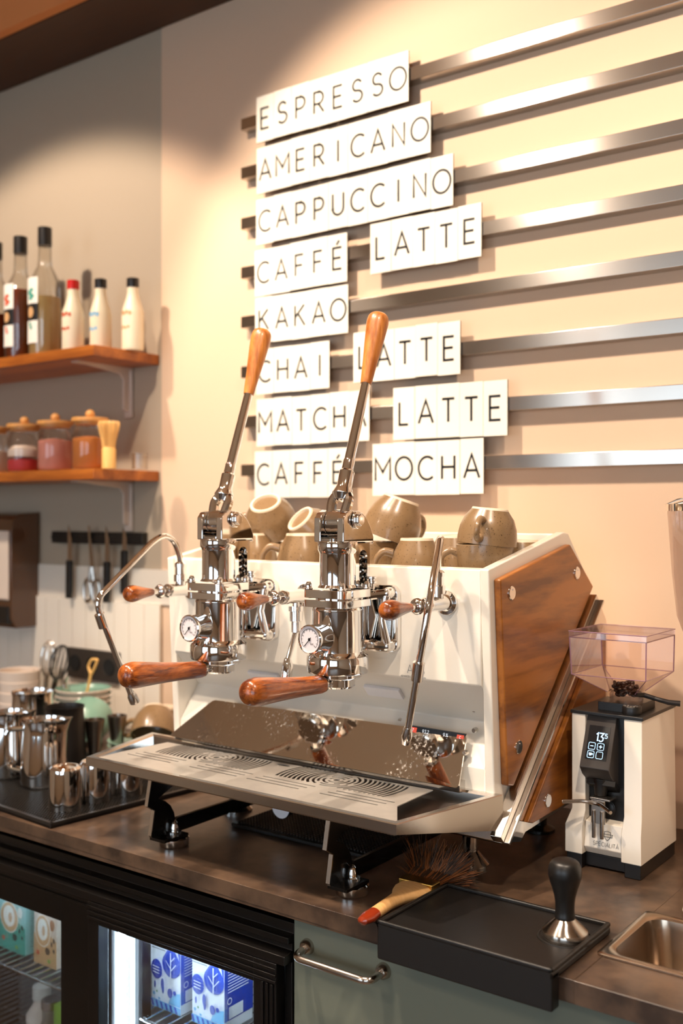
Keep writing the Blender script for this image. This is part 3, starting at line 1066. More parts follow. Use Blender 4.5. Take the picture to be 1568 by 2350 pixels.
# ---- white side frames, walnut panels
fr_prof = [(1.331, 1.367), (1.586, 1.417), (1.604, 1.414), (1.698, 1.322), (1.385, 1.000), (1.351, 1.000), (1.347, 1.06)]
for x0, x1 in ((MR, -0.728), (-1.390, ML)):
    b = B(); b.prism([(x0, y, z) for y, z in fr_prof], (x1 - x0, 0, 0)); b.build('side_frame', 'white', mach, bevel=0.0025, seg=3)
WX = -0.716
wood_px = [(1149, 1329), (1310, 1248), (1363, 1345), (1180, 1804), (1166, 1803)]
wpts = [onx(u, v, WX) for u, v in wood_px]
for xo, dx in ((-0.728, 0.012), (-1.402, 0.012)):
    b = B(); b.prism([(xo, p.y, p.z) for p in wpts], (dx, 0, 0))
    w = b.build('side_panel', 'panelwood', mach, bevel=0.003, seg=3)
    b = B()
    for u, v in ((1174, 1360), (1324, 1314), (1190, 1713)):
        p = onx(u, v, WX)
        xx = xo + dx if xo > -1 else xo
        sgn = 1 if xo > -1 else -1
        b.lathe([(0, .0022), (.0095, .0022), (.0105, .0012), (.0105, 0), (0, 0)], (xx, p.y, p.z), (sgn, 0, 0), 28)
        b.ball((xx + sgn * .0022, p.y, p.z + .005), .0012, seg=8)
    b.build('screw_cap', 'chrome', w)

# ---- polished lower side plates, diagonal bar, rear walnut panel
PX = -0.712
mpx = [(1376, 1380), (1391, 1420), (1394, 1440), (1394, 1790), (1304, 1845), (1206, 1908), (1195, 1930), (1152, 1934)]
for sx in (1, -1):
    X = (lambda x: x) if sx == 1 else (lambda x: -2.118 - x)
    b = B()
    pts = [onx(u, v, PX) for u, v in mpx]
    b.prism([(X(-0.742), p.y, p.z) for p in pts], (X(PX) - X(-0.742), 0, 0))
    b.build('lower_side_plate', 'mirror', mach, smooth=False)
    # bar of L section along the diagonal, turning under the machine
    b = B()
    e0, e1 = onx(1371, 1377, PX), onx(1152, 1934, PX)
    dirv = (e1 - e0).normalized()
    nv = Vector((0, -dirv.z, dirv.y))
    if nv.y > 0: nv = -nv
    for (o0, o1, xa, xb) in ((0.0, 0.0155, -0.726, -0.708), (-0.002, 0.003, -0.708, -0.699)):
        q = [e0 + nv * o0, e0 + nv * o1, e1 + nv * o1, e1 + nv * o0]
        b.prism([(X(xa), p.y, p.z) for p in q], (X(xb) - X(xa), 0, 0))
    b.build('diagonal_bar', 'steel', mach, bevel=0.001)
    b = B()
    w2 = [onx(u, v, -0.703) for u, v in ((1388, 1434), (1392, 1450), (1392, 1775), (1288, 1852), (1224, 1889), (1213, 1887))]
    b.prism([(X(-0.712), p.y, p.z) for p in w2], (X(-0.703) - X(-0.712), 0, 0))
    w = b.build('rear_side_panel', 'panelwood', mach, bevel=0.002)
    b = B(); p = onx(1257, 1836, -0.703)
    b.lathe([(0, .0022), (.0095, .0022), (.0105, .0012), (.0105, 0), (0, 0)], (X(-0.703), p.y, p.z), (sx, 0, 0), 28); b.build('screw_cap', 'chrome', w)

# ---- chassis under the body
b = B()
cz0 = onx(1152, 1934, PX).z
cy0 = onx(1152, 1934, PX).y
b.prism([(-1.404, y, z) for y, z in ((cy0, cz0), (cy0 + .004, cz0 - .003), (1.44, cz0 - .004), (1.68, 0.985), (1.70, 1.0), (1.36, 1.0), (cy0, cz0 + .016))], (0.690, 0, 0))
b.build('chassis', 'steel', mach, bevel=0.0015)

# ---- drip tray
TZ = 1.040
O4 = [Vector((-1.3868, 1.1425, TZ)), Vector((-0.7605, 1.1402, TZ)), Vector((-0.7165, 1.3525, TZ)), Vector((-1.4430, 1.3440, TZ))]
zb_back = ony(1133, 1913, 1.33).z
bot = [Vector((p.x, p.y, 1.0255 if i < 2 else zb_back)) for i, p in enumerate(O4)]
cen = sum(O4, Vector()) / 4


def inset(P, d):
    out = []
    n = len(P)
    for i in range(n):
        a, c, e = P[i - 1], P[i], P[(i + 1) % n]
        d0 = (c - a).normalized(); d1 = (e - c).normalized()
        n0 = Vector((-d0.y, d0.x, 0)); n1 = Vector((-d1.y, d1.x, 0))
        m = (n0 + n1).normalized()
        out.append(c + m * (d / max(m.dot(n0), .3)))
    return out


b = B()
rings = [bot, [p - Vector((0, 0, .0015)) for p in O4], inset(O4, .0012), inset(O4, .010), [p - Vector((0, 0, .003)) for p in inset(O4, .0135)], [p - Vector((0, 0, .022)) for p in inset(O4, .016)]]
V = [[b.v(p) for p in r] for r in rings]
for i in range(len(V) - 1):
    for k in range(4):
        b.f([V[i][k], V[i][(k + 1) % 4], V[i + 1][(k + 1) % 4], V[i + 1][k]], 0)
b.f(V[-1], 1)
b.f(V[0][::-1], 0)
tray = b.build('drip_tray', ['steel', 'tray_well'], mach, smooth=False)
GZ = 1.0352
gp = [Vector((-1.380, 1.1585, GZ)), Vector((-0.7700, 1.1565, GZ))] + [onz(u, v, GZ) for u, v in ((912, 1850), (994, 1813), (385, 1703), (287, 1723))]
GC = [onz(773, 1790, GZ), onz(497, 1738, GZ)]
holes = []


def arc_slot(c, r, a0, a1, w):
    n = max(4, int(abs(a1 - a0) / 6))
    A = [math.radians(a0 + (a1 - a0) * k / n) for k in range(n + 1)]
    return [(c.x + (r + w / 2) * math.cos(a), c.y + (r + w / 2) * math.sin(a)) for a in A] + [(c.x + (r - w / 2) * math.cos(a), c.y + (r - w / 2) * math.sin(a)) for a in reversed(A)]


for gi, c in enumerate(GC):
    holes.append([(c.x + .0055 * math.cos(k * PI / 6), c.y + .0055 * math.sin(k * PI / 6)) for k in range(12)])
    for r, n, g in ((.0125, 2, 40), (.0205, 3, 26), (.0285, 4, 20), (.0365, 4, 17)):
        for k in range(n):
            a = 360 / n * k + g / 2 + r * 2000
            holes.append(arc_slot(c, r, a, a + 360 / n - g, .0042))
    for k in range(10):
        r = .0450 + .0078 * k
        lim = math.degrees(math.asin(min(.036 / r, .9)))
        for side in (0, 180):
            if gi == 0 and side == 180 and r > .106: continue
            if gi == 1 and side == 0 and r > .106: continue
            holes.append(arc_slot(c, r, side - lim, side + lim * .96, .0046))
for x0 in (-1.360, -1.212, -1.087, -0.943):
    for k in range(3):
        xa, y0 = x0 + .006 * k, 1.2105 + .0125 * k
        holes.append([(xa, y0 - .0018), (xa + .104, y0 - .0018), (xa + .104, y0 + .0018), (xa, y0 + .0018)])
m_ = (GC[0] + GC[1]) / 2
holes.append([(m_.x + .013 * math.cos(2 * PI * k / 16), m_.y + .0245 + .0045 * math.sin(2 * PI * k / 16)) for k in range(16)])
b = B(); b.bm.free()
b.bm = plate_with_holes([(p.x, p.y) for p in gp], holes, GZ)
g = b.build('drip_grid', 'dullsteel', mach, smooth=False)
sm = g.modifiers.new('thick', 'SOLIDIFY'); sm.thickness = 0.0014; sm.offset = 0

# ---- splash mirror, display, lamps, logo
t0, t1 = ony(490, 1605, 1.362), ony(1071, 1686, 1.362)
b0, b1 = onz(388, 1687, 1.046), onz(1052, 1808, 1.046)


def rc(P, r):
    out = []
    n = len(P)
    for i in range(n):
        a, c, e = P[i - 1], P[i], P[(i + 1) % n]
        s = c + (a - c).normalized() * r; q = c + (e - c).normalized() * r
        for k in range(5):
            t = k / 4
            out.append(s * (1 - t) ** 2 + c * 2 * t * (1 - t) + q * t * t)
    return out


quad = rc([b0, b1, t1, t0], .007)
nn = (b1 - b0).cross(t0 - b0).normalized()
if nn.y > 0: nn = -nn
b = B(); b.prism(quad, -nn * .003); b.build('splash_mirror', 'splash', mach, smooth=False)
b = B()
b.box(b0.x + .004, b1.x - .004, 1.333, 1.352, 1.036, 1.052); b.build('mirror_ledge', 'steel', mach, bevel=0.001)

# touch strip: a thin screen at the right end of the splash mirror
dq = [ony(943, 1664, 1.3612), ony(1069, 1684, 1.3612), ony(1056, 1713, 1.3560), ony(936, 1694, 1.3560)]
b = B(); b.prism(dq, (0, .0035, 0), 0)
scr = b.build('display', 'screen', mach, smooth=False)
ex = (dq[1] - dq[0]); ez = (dq[0] - dq[3])
Ld, Hd = ex.length, ez.length
exn, ezn = ex.normalized(), ez.normalized()
nd = exn.cross(ezn).normalized()
if nd.y > 0: nd = -nd
D0 = dq[3] + nd * .0006
b = B()
for (x, z, w, h) in ((.00, .53, .13, .38), (-.0, .07, .10, .38), (.86, .53, .125, .36), (.82, .06, .125, .38)):
    P0 = D0 + exn * (x * Ld) + ezn * (z * Hd)
    b.poly([P0, P0 + exn * w * Ld, P0 + exn * w * Ld + ezn * h * Hd, P0 + ezn * h * Hd], 0)
D1 = D0 + nd * .0005
b.text('93.2', D1 + exn * .24 * Ld + ezn * .60 * Hd, exn, ezn, .0048, t=.10, mi=1)
b.text('9.%', D1 + exn * .62 * Ld + ezn * .60 * Hd, exn, ezn, .0048, t=.10, mi=1)
b.text('7', D1 + exn * .05 * Ld + ezn * .62 * Hd, exn, ezn, .0040, t=.12, mi=1)
b.text('C', D1 + exn * .91 * Ld + ezn * .62 * Hd, exn, ezn, .0036, t=.12, mi=1)
wv = [(0, 0), (.004, 0), (.006, .004), (.009, -.004), (.012, .004), (.015, -.003), (.017, 0), (.021, 0)]
b.ribbon(wv, .0007, D1 + exn * .22 * Ld + ezn * .26 * Hd, exn, ezn, mi=1)
b.ribbon(blob(0, 0, .0036, .0036, 18), .0007, D1 + exn * .70 * Ld + ezn * .30 * Hd, exn, ezn, closed=True, mi=1)
b.ribbon([(0, 0), (.002, .002)], .0007, D1 + exn * .70 * Ld + ezn * .30 * Hd, exn, ezn, mi=1)
b.ribbon([(-.002, -.003), (.002, -.003), (.002, .003), (-.002, .003)], .0007, D1 + exn * .885 * Ld + ezn * .26 * Hd, exn, ezn, closed=True, mi=1)
b.build('readout', ['lcdred', 'lcdwhite'], scr, smooth=False)
sl = Vector((0, .060, -.065)).normalized()
for u, v in ((878, 1581), (606, 1548)):
    p = ony(u, v, 1.356)
    b = B()
    n_ = Vector((0, -sl.z * -1, sl.y)); n_ = Vector((0, -.735, -.678))
    c0 = Vector((p.x, 1.362, 1.197 - (1.362 - MF) / .060 * .065))
    q = [c0 + Vector((-.034, 0, 0)) - sl * .011, c0 + Vector((.034, 0, 0)) - sl * .011, c0 + Vector((.034, 0, 0)) + sl * .011, c0 + Vector((-.034, 0, 0)) + sl * .011]
    b.prism(q, n_ * .006); b.build('work_light', 'lamp', mach, bevel=0.001)
b = B()
p = ony(935, 1543, MF - .0006)
b.text('ACS', p, EX, EZ, .0125, t=.06, gap=.2)
p = ony(920, 1551, MF - .0006)
b.text('ADVANCED COFFEE SOLUTION', p, EX, EZ, .0024, t=.16, gap=.2)
b.build('logo', 'ink_grey', mach, smooth=False)
b = B()
for u, v, y in ((1090, 1628, 1.383), (1090, 1675, 1.375), (920, 1652, 1.388), (1068, 1727, 1.352)):
    p = ony(u, v, y)
    b.lathe([(0, .004), (.003, .004), (.0042, .002), (.0042, -.004), (0, -.004)], p, (0, -1, 0), 14)
b.build('panel_screws', 'steel', mach)

# ---- front legs with their rails, feet
for lx in (-1.262, -0.898):
    dxl = lx + 1.262
    P = [onx(u, v, -1.262) for u, v in ((342, 1788), (333, 1849), (349, 1858), (341, 1916), (346, 1925))]
    z_t = P[0].z
    arcp = [onx(u, v, -1.262) for u, v in ((397, 1880), (394, 1862), (386, 1846), (374, 1836), (357, 1831))]
    poly = [(p.y, p.z) for p in P]
    zlo = poly[-1][1]
    y2 = arcp[0].y
    rail = [(y2 + .03, zlo + .0), (1.50, zlo + .004), (1.50, zlo + .024), (y2 + .006, zlo + .024)]
    up = [(p.y, p.z) for p in arcp] + [(1.262, z_t)]
    pts = poly + rail + up
    b = B(); b.prism([(lx, y, z) for y, z in pts], (.006, 0, 0))
    b.box(lx, lx + .034, poly[-1][0] - .002, poly[-1][0] + .052, zlo - .0005, zlo + .004)
    leg = b.build('front_leg', 'blackmetal', mach, smooth=False)
    b = B()                                           # bright cut edge at the front of the plate
    fp = poly[:4]
    for i in range(3):
        (ya, za), (yb, zb_) = fp[i], fp[i + 1]
        b.prism([(lx - .0005, ya - .0008, za), (lx - .0005, yb - .0008, zb_), (lx - .0005, yb + .0012, zb_), (lx - .0005, ya + .0012, za)], (.007, 0, 0))
    b.build('bright_edge', 'steel', leg, smooth=False)
    b = B()
    fx, fy = lx + .012, onz(393, 1940, CT).y + .006
    b.lathe([(0, CT + .0005), (.0235, CT + .0005), (.0245, CT + .002), (.0245, CT + .013), (.0225, CT + .015), (.010, CT + .015), (.010, zlo), (0, zlo)], (fx, fy, 0), (0, 0, 1), 32)
    b.lathe([(0, zlo + .004), (.012, zlo + .004), (.012, zlo + .006), (.007, zlo + .006), (.007, zlo + .013), (.0055, zlo + .016), (.0055, zlo + .020), (.003, zlo + .023), (0, zlo + .0235)], (fx, fy, 0), (0, 0, 1), 20)
    b.build('foot', 'chrome', leg)
for fx in (-0.812, -1.306):
    b = B()
    fy = 1.425
    b.lathe([(0, CT + .0005), (.030, CT + .0005), (.030, CT + .003), (.016, CT + .018), (.0125, CT + .022), (.0125, cz0 - .001), (0, cz0 - .001)], (fx, fy, 0), (0, 0, 1), 32)
    b.build('rear_foot', 'chrome', mach)
for fx in (-0.80, -1.32):
    b = B(); b.lathe([(0, CT + .0005), (.026, CT + .0005), (.026, CT + .006), (.012, CT + .012), (.012, .985), (0, .985)], (fx, 1.645, 0), (0, 0, 1), 28); b.build('rear_foot', 'blackmetal', mach)
gq = onz(640, 1872, 0.93)
b = B()
b.lathe([(0, 0), (.018, 0), (.019, .002), (.019, .016), (0, .016)], (gq.x + .02, 1.36, .953), (0, -1, 0), 28, mis=[0, 0, 0, 1])
b.build('boiler_gauge', ['chrome', 'dial'], mach)

# ---- lever groups
GX = [-0.938, -1.182]
GY = 1.248
GPM = FPX / (0.938 * _s + GY * _c)


def gz_(v):
    return EYE - (v - 1174) / GPM


for gx in GX:
    gt = 'right' if gx > -1 else 'left'
    c = (gx, GY, 0)
    b = B()
    b.lathe([(0, gz_(1240)), (.0295, gz_(1240)), (.0305, gz_(1243)), (.0305, gz_(1260)), (.0285, gz_(1265)), (.0275, gz_(1270)), (.0275, gz_(1340)), (.031, gz_(1347)), (0, gz_(1347))], c, (0, 0, 1), 40)
    h = .0385
    b.X = Matrix.Translation((gx, GY, 0))
    for za, zb_ in ((gz_(1369), gz_(1350)), (gz_(1390), gz_(1373))):
        b.prism([(x, y, za) for x, y in rrect(2 * h, 2 * h, .010)], (0, 0, zb_ - za))
    b.X = Matrix.Identity(4)
    b.cyl((gx, GY, gz_(1374)), (gx, GY, gz_(1368)), .034, 32)
    for sx in (-1, 1):
        for sy in (-1, 1):
            p = Vector((gx + sx * .031, GY + sy * .031, gz_(1350)))
            b.lathe([(0, 0), (.0065, 0), (.0065, .002), (.0048, .002), (.0048, .008), (.003, .011), (0, .012)], p, (0, 0, 1), 14)
    b.lathe([(0, gz_(1388)), (.036, gz_(1388)), (.039, gz_(1396)), (.0382, gz_(1400)), (.0382, gz_(1492)), (.0405, gz_(1497)), (.0455, gz_(1502)), (.0467, gz_(1508)), (.0467, gz_(1536)), (.045, gz_(1541)),
             (0, gz_(1541))], c, (0, 0, 1), 48)
    # arm back to the body and mounting plate
    zc = gz_(1425)
    b.prism([(gx - .024, GY + .02, zc - .040), (gx + .024, GY + .02, zc - .040), (gx + .024, GY + .02, zc + .040), (gx - .024, GY + .02, zc + .040)], (0, .055, 0))
    b.X = Matrix.Translation((gx + .004, 1.3345, zc)) @ Matrix.Rotation(PI / 2, 4, 'X')
    b.prism([(x, y, 0) for x, y in rrect(.104, .104, .014)], (0, 0, .010))
    b.X = Matrix.Identity(4)
    for sx in (-1, 1):
        for sy in (-1, 1):
            p = Vector((gx + .004 + sx * .040, 1.3245, zc + sy * .040))
            b.lathe([(0, 0), (.0095, 0), (.0095, .006), (.0075, .009), (.0075, .016), (.004, .019), (0, .0195)], p, (0, -1, 0), 16)
        b.tube([(gx + .004 + sx * .040, 1.312, zc - .036), (gx + .004 + sx * .036, 1.306, zc), (gx + .004 + sx * .040, 1.312, zc + .036)], [.008, .006, .008], 12)
        b.tube([(gx + sx * .020, 1.285, zc + .036), (gx + .004 + sx * .040, 1.312, zc + .040)], .007, 10)
        b.tube([(gx + sx * .020, 1.285, zc - .036), (gx + .004 + sx * .040, 1.312, zc - .040)], .007, 10)
    # small valve stack on the flange
    b.tube([(gx + .030, GY + .046, gz_(1352)), (gx + .030, GY + .046, gz_(1325))], .004, 10)
    b.lathe([(0, 0), (.0075, 0), (.0075, .004), (.005, .004), (.005, .007), (.0075, .007), (.0075, .011), (0, .011)], (gx + .030, GY + .046, gz_(1340)), (0, 0, 1), 12)
    grp = b.build('lever_group', 'chrome', mach, bevel=0.0016, seg=3)
    # open spring cage beside the cylinder
    b = B()
    z0, z1 = gz_(1348), gz_(1200)
    ya, yb = GY + .010, GY + .050
    xf = gx + .0235
    outer = [(ya, z0), (yb, z0), (yb, gz_(1246)), (ya, gz_(1246))]
    sl_c = ((ya + yb) / 2 + .003, (gz_(1262) + z0 + .006) / 2)
    slot = [(sl_c[0] + y, sl_c[1] + z) for y, z in rrect(.021, gz_(1262) - z0 - .006, .0102, 6)]
    bm = bmesh.new(); es = []
    for loop in (outer, slot):
        vs = [bm.verts.new((xf, p[0], p[1])) for p in loop]
        for i in range(len(vs)): es.append(bm.edges.new((vs[i], vs[(i + 1) % len(vs)])))
    bmesh.ops.triangle_fill(bm, use_beauty=True, edges=es)
    r_ = bmesh.ops.extrude_face_region(bm, geom=bm.faces[:])
    bmesh.ops.translate(bm, verts=[e for e in r_['geom'] if isinstance(e, bmesh.types.BMVert)], vec=(-.006, 0, 0))
    b.bm.free(); b.bm = bm
    b.box(gx - .0235, gx - .0175, ya, yb, z0, z1)
    b.box(gx - .0175, gx + .0175, yb - .004, yb, z0, z1)
    b.build('spring_cage', 'chrome', grp, smooth=True, ang=30)
    b = B()
    turns, rr = 5.0, .0125
    hp = [(gx + .004 + rr * math.cos(2 * PI * turns * k / 100), GY + .031 + rr * math.sin(2 * PI * turns * k / 100), z0 + .003 + (gz_(1262) - z0 - .006) * k / 100) for k in range(101)]
    b.tube(hp, .0024, 8); b.build('spring', 'steel', grp)
    # clevis, pivot bolt and yoke
    b = B()
    zc0, zc1 = gz_(1243), gz_(1172)
    for sx in (-1, 1):
        x = gx + sx * .0215
        cheek = [(GY - .0225, zc0), (GY + .050, zc0), (GY + .054, gz_(1250)), (GY + .055, gz_(1232)), (GY + .048, gz_(1210)), (GY + .038, gz_(1190)), (GY + .026, gz_(1176)), (GY + .012, zc1), (GY - .004, gz_(1169)), (GY - .016, gz_(1176)), (GY - .0225, gz_(1188))]
        if sx < 0: cheek = [c__ if c__[0] < GY + .03 else (GY + .026, c__[1]) for c__ in cheek[:2]] + cheek[6:]
        b.prism([(x - .0065, y, z) for y, z in cheek], (.013, 0, 0))
        b.cyl((gx + sx * .0285, GY + .008, gz_(1192)), (gx + sx * .0325, GY + .008, gz_(1192)), .0135, 24)
        b.cyl((gx + sx * .0325, GY + .008, gz_(1192)), (gx + sx * .0385, GY + .008, gz_(1192)), .0098, 6)
    b.box(gx - .0150, gx + .0150, GY + .010, GY + .030, zc0, zc0 + .006)
    b.build('clevis', 'chrome', grp, bevel=0.0022, seg=3)
    d0 = onx(795, 1090, GX[0]); d1 = onx(840, 880, GX[0]); d2 = onx(867, 714, GX[0])
    P0, P1, P2 = (Vector((gx, p.y, p.z)) for p in (d0, d1, d2))
    ax = (P2 - P0).normalized()
    S = P0 - ax * .028
    b = B()
    b.cyl((gx - .0145, GY + .004, gz_(1198)), (gx + .0145, GY + .004, gz_(1198)), .0195, 28)
    for sx in (-1, 1):
        a_ = Vector((gx + sx * .0105, GY - .004, gz_(1196))); m2 = Vector((gx + sx * .0145, GY + .004, gz_(1160))); e_ = Vector((gx + sx * .0065, S.y, S.z))
        b.tube(catmull([a_, m2, (m2 + e_) / 2 + Vector((sx * .0035, 0, 0)), e_], 4), .0080, 10)
    for k, (dx_, r_) in enumerate(((-.004, .0135),)):
        b.lathe([(0, -.014), (.011, -.012), (.0165, -.002), (.0135, .006), (.0115, .010), (.0115, .034), (.0090, .037), (.0088, .052), (.0080, .054), (0, .054)], S, ax, 28)
    b.build('lever_fork', 'chrome', grp, bevel=0.0008)
    b = B(); b.tube([S + ax * .04, P1 + ax * .004], [.0082, .0074], 20); b.build('lever_rod', 'chrome', grp)
    L = (P2 - P1).length
    b = B()
    pr = [(0, 0), (.0086, 0), (.0092, .004), (.0118, L * .30), (.0150, L * .58), (.0172, L * .80), (.0172, L * .89), (.0150, L * .95), (.0095, L * .985), (0, L)]
    pr2 = [(max(q.x, 0), q.y) for q in catmull([Vector((a, c_, 0)) for a, c_ in pr[2:]], 5)]
    b.lathe(pr[:2] + pr2[:-1] + [(0, L)], P1, ax, 28); b.build('lever_handle', 'lever', grp)
    # pressure gauge looking forward
    gf = onx(709, 1467, GX[0])
    y0, zg = gf.y, gf.z
    b = B()
    b.lathe([(0, 0), (.009, 0), (.009, .014), (.0195, .016), (.0205, .019), (.0205, .0425), (.0215, .044), (.0215, .049), (.0195, .0505), (.0185, .0485), (0, .0485)], (gx, y0 + .0505, zg), (0, -1, 0), 40, mis=[0] * 9 + [1])
    gq0 = Vector((gx, y0 + .0015, zg))
    for k in range(13):
        a = math.radians(225 - 270 * k / 12)
        r0_ = .0128 if k % 3 else .0115
        b.ribbon([(r0_ * math.cos(a), r0_ * math.sin(a)), (.0152 * math.cos(a), .0152 * math.sin(a))], .0006, gq0, EX, EZ, mi=2)
    b.ribbon([(.0155 * math.cos(math.radians(225 - 270 * k / 24)), .0155 * math.sin(math.radians(225 - 270 * k / 24))) for k in range(25)], .0006, gq0, EX, EZ, mi=2)
    a = math.radians(228)
    b.ribbon([(-.004 * math.cos(a), -.004 * math.sin(a)), (.0135 * math.cos(a), .0135 * math.sin(a))], .0012, gq0 - Vector((0, .0004, 0)), EX, EZ, mi=2)
    b.poly([gq0 + EX * p_[0] + EZ * p_[1] - Vector((0, .0008, 0)) for p_ in blob(0, 0, .0024, .0024, 14)], 2)
    b.text('BAR', gq0 + Vector((.0018, 0, -.0075)), EX, EZ, .0022, t=.14, mi=2)
    b.build('pressure_gauge', ['chrome', 'dial', 'ink'], grp)
    # portafilter
    b = B()
    b.lathe([(0, gz_(1575)), (.024, gz_(1575)), (.0262, gz_(1571)), (.0262, gz_(1556)), (.033, gz_(1554)), (.036, gz_(1550)), (.036, gz_(1538)), (0, gz_(1538))], c, (0, 0, 1), 40)
    hr, he = onx(736, 1570, GX[0]), onx(561, 1590, GX[0])
    R_, E_ = Vector((gx, hr.y, hr.z)), Vector((gx, he.y, he.z))
    b.tube([(gx, GY - .030, gz_(1553)), (gx, R_.y + .018, R_.z + .003), R_ + Vector((0, .004, 0))], [.0105, .0075, .0085], 16)
    b.cyl(R_ + Vector((0, .005, 0)), R_ - Vector((0, .001, 0)), .0122, 24)
    pf = b.build('portafilter', 'chrome', mach)
    L = (E_ - R_).length
    axh = (E_ - R_).normalized()
    b = B()
    pr = [(.0125, 0), (.0132, .003), (.0142, L * .25), (.0165, L * .55), (.0195, L * .80), (.0196, L * .88), (.0165, L * .955), (.009, L * .99), (0, L)]
    pr2 = [(max(q.x, 0), q.y) for q in catmull([Vector((a_, c_, 0)) for a_, c_ in pr], 5)]
    b.lathe([(0, 0)] + pr2[:-1] + [(0, L)], R_, axh, 32); b.build('portafilter_handle', 'handle', pf)


# ---- steam and water valves
def valve(px_tip, px_root, x, zk, name):
    yt = onx(px_tip, 1380, x).y
    yr = onx(px_root, 1380, x).y
    b = B()
    b.lathe([(0, 0), (.0185, 0), (.0185, .004), (.0125, .006), (.0115, .010), (.0112, .088 * .55), (.0118, .052), (.0118, .060), (.009, .064), (0, .064)], (x, MF - .0005, zk), (0, -1, 0), 28)
    ny = MF - .064
    b.tube([(x, ny + .002, zk), (x, yr - .002, zk)], .0048, 14)
    b.lathe([(0, 0), (.0105, 0), (.0125, .002), (.0105, .006), (.007, .008), (0, .008)], (x, yr + .020, zk), (0, -1, 0), 24)
    v = b.build(name, 'chrome', mach, bevel=0.0006)
    L = yr - yt
    b = B()
    pr = [(.0055, 0), (.0065, .003), (.0095, L * .35), (.0138, L * .66), (.0142, L * .80), (.0115, L * .93), (.006, L * .985), (0, L)]
    pr2 = [(max(q.x, 0), q.y) for q in catmull([Vector((a_, c_, 0)) for a_, c_ in pr], 5)]
    b.lathe([(0, 0)] + pr2[:-1] + [(0, L)], (x, yr, zk), (0, -1, 0), 28); b.build('valve_knob', 'handle', v)
    return v


def stack(b, p, d, s=1.0):
    b.lathe([(0, 0), (.008 * s, 0), (.008 * s, .006 * s), (.0105 * s, .006 * s), (.0105 * s, .016 * s), (.0085 * s, .017 * s), (.0085 * s, .028 * s), (.0095 * s, .028 * s), (.0095 * s, .033 * s), (.006 * s, .036 * s), (0, .036 * s)], p, d, 6 if False else 16)


XV = [-0.800, -1.068, -1.330]
ZV = 1.3125
vr = valve(880, 942, XV[0], onx(912, 1397, XV[0]).z, 'steam_valve')
vm = valve(551, 612, XV[1], onx(582, 1377, XV[1]).z, 'water_valve')
vl = valve(288, 350, XV[2], onx(320, 1360, XV[2]).z, 'steam_valve')
zr = onx(912, 1397, XV[0]).z
# left wand
lp = [onx(u, v, XV[2]) for u, v in ((414, 1290), (410, 1266), (396, 1238), (374, 1229), (350, 1243), (222, 1374), (220, 1395), (234, 1432), (300, 1590))]
b = B()
zl_ = onx(320, 1360, XV[2]).z
basey = onx(415, 1325, XV[2]).y
stack(b, (XV[2], basey, zl_ + .008), (0, 0, 1), 1.15)
path = catmull([Vector((XV[2], basey, zl_ + .045))] + lp[1:5], 6) + bend([lp[4], lp[5] + (lp[5] - lp[4]).normalized() * .004, lp[8]], .022, 8)[1:]
b.tube(path, .0052, 14)
b.tube([onx(228, 1408, XV[2]), onx(238, 1438, XV[2])], .0085, 14)
e0, e1 = onx(300, 1588, XV[2]), onx(311, 1613, XV[2])
b.tube([e0, e0 + (e1 - e0) * .35, e0 + (e1 - e0) * .9, e1], [.0055, .0085, .0085, .005], 14)
b.build('steam_wand', 'chrome', vl)
# right wand swung out towards the bar
b = B()
by = onx(1004, 1330, XV[0]).y
stack(b, (XV[0], by, zr + .008), (0, 0, 1), 1.15)
base = Vector((XV[0], by, zr + .045))
rp = [ond(1008, 1252, 1.515), ond(1012, 1236, 1.50), ond(1010, 1240, 1.485), ond(985, 1385, 1.42), ond(966, 1500, 1.425), ond(960, 1540, 1.43), ond(934, 1688, 1.465)]
path = catmull([base, rp[0], rp[1], rp[2]], 5) + bend([rp[2], rp[3], rp[4], rp[6]], .03, 6)[1:]
b.tube(path, .0052, 14)
b.tube([ond(962, 1520, 1.4275), ond(957, 1560, 1.4345)], .0085, 14)
e0, e1 = ond(934, 1686, 1.465), ond(931, 1705, 1.470)
b.tube([ond(937, 1668, 1.46), e0, e1], [.0055, .0085, .006], 14)
b.build('steam_wand', 'chrome', vr)
# hot water spout
b = B()
wy = onx(680, 1400, XV[1]).y
zm = onx(582, 1377, XV[1]).z
wt = onx(657, 1558, XV[1])
b.lathe([(0, 0), (.006, 0), (.006, .010), (.0125, .010), (.0125, .018), (.0105, .019), (.0105, .034), (.008, .036), (.008, .052), (.0055, .054), (0, .054)], (XV[1], wy, zm - .006), (0, 0, -1), 16)
b.tube([(XV[1], wy, zm - .055), (XV[1], wt.y + .004, wt.z + .030)], .0045, 12)
b.tube([Vector((XV[1], wt.y + .004, wt.z + .034)), Vector((XV[1], wt.y + .003, wt.z + .022)), Vector((XV[1], wt.y, wt.z))], [.005, .0095, .0095], 16)
b.build('water_spout', 'chrome', vm)

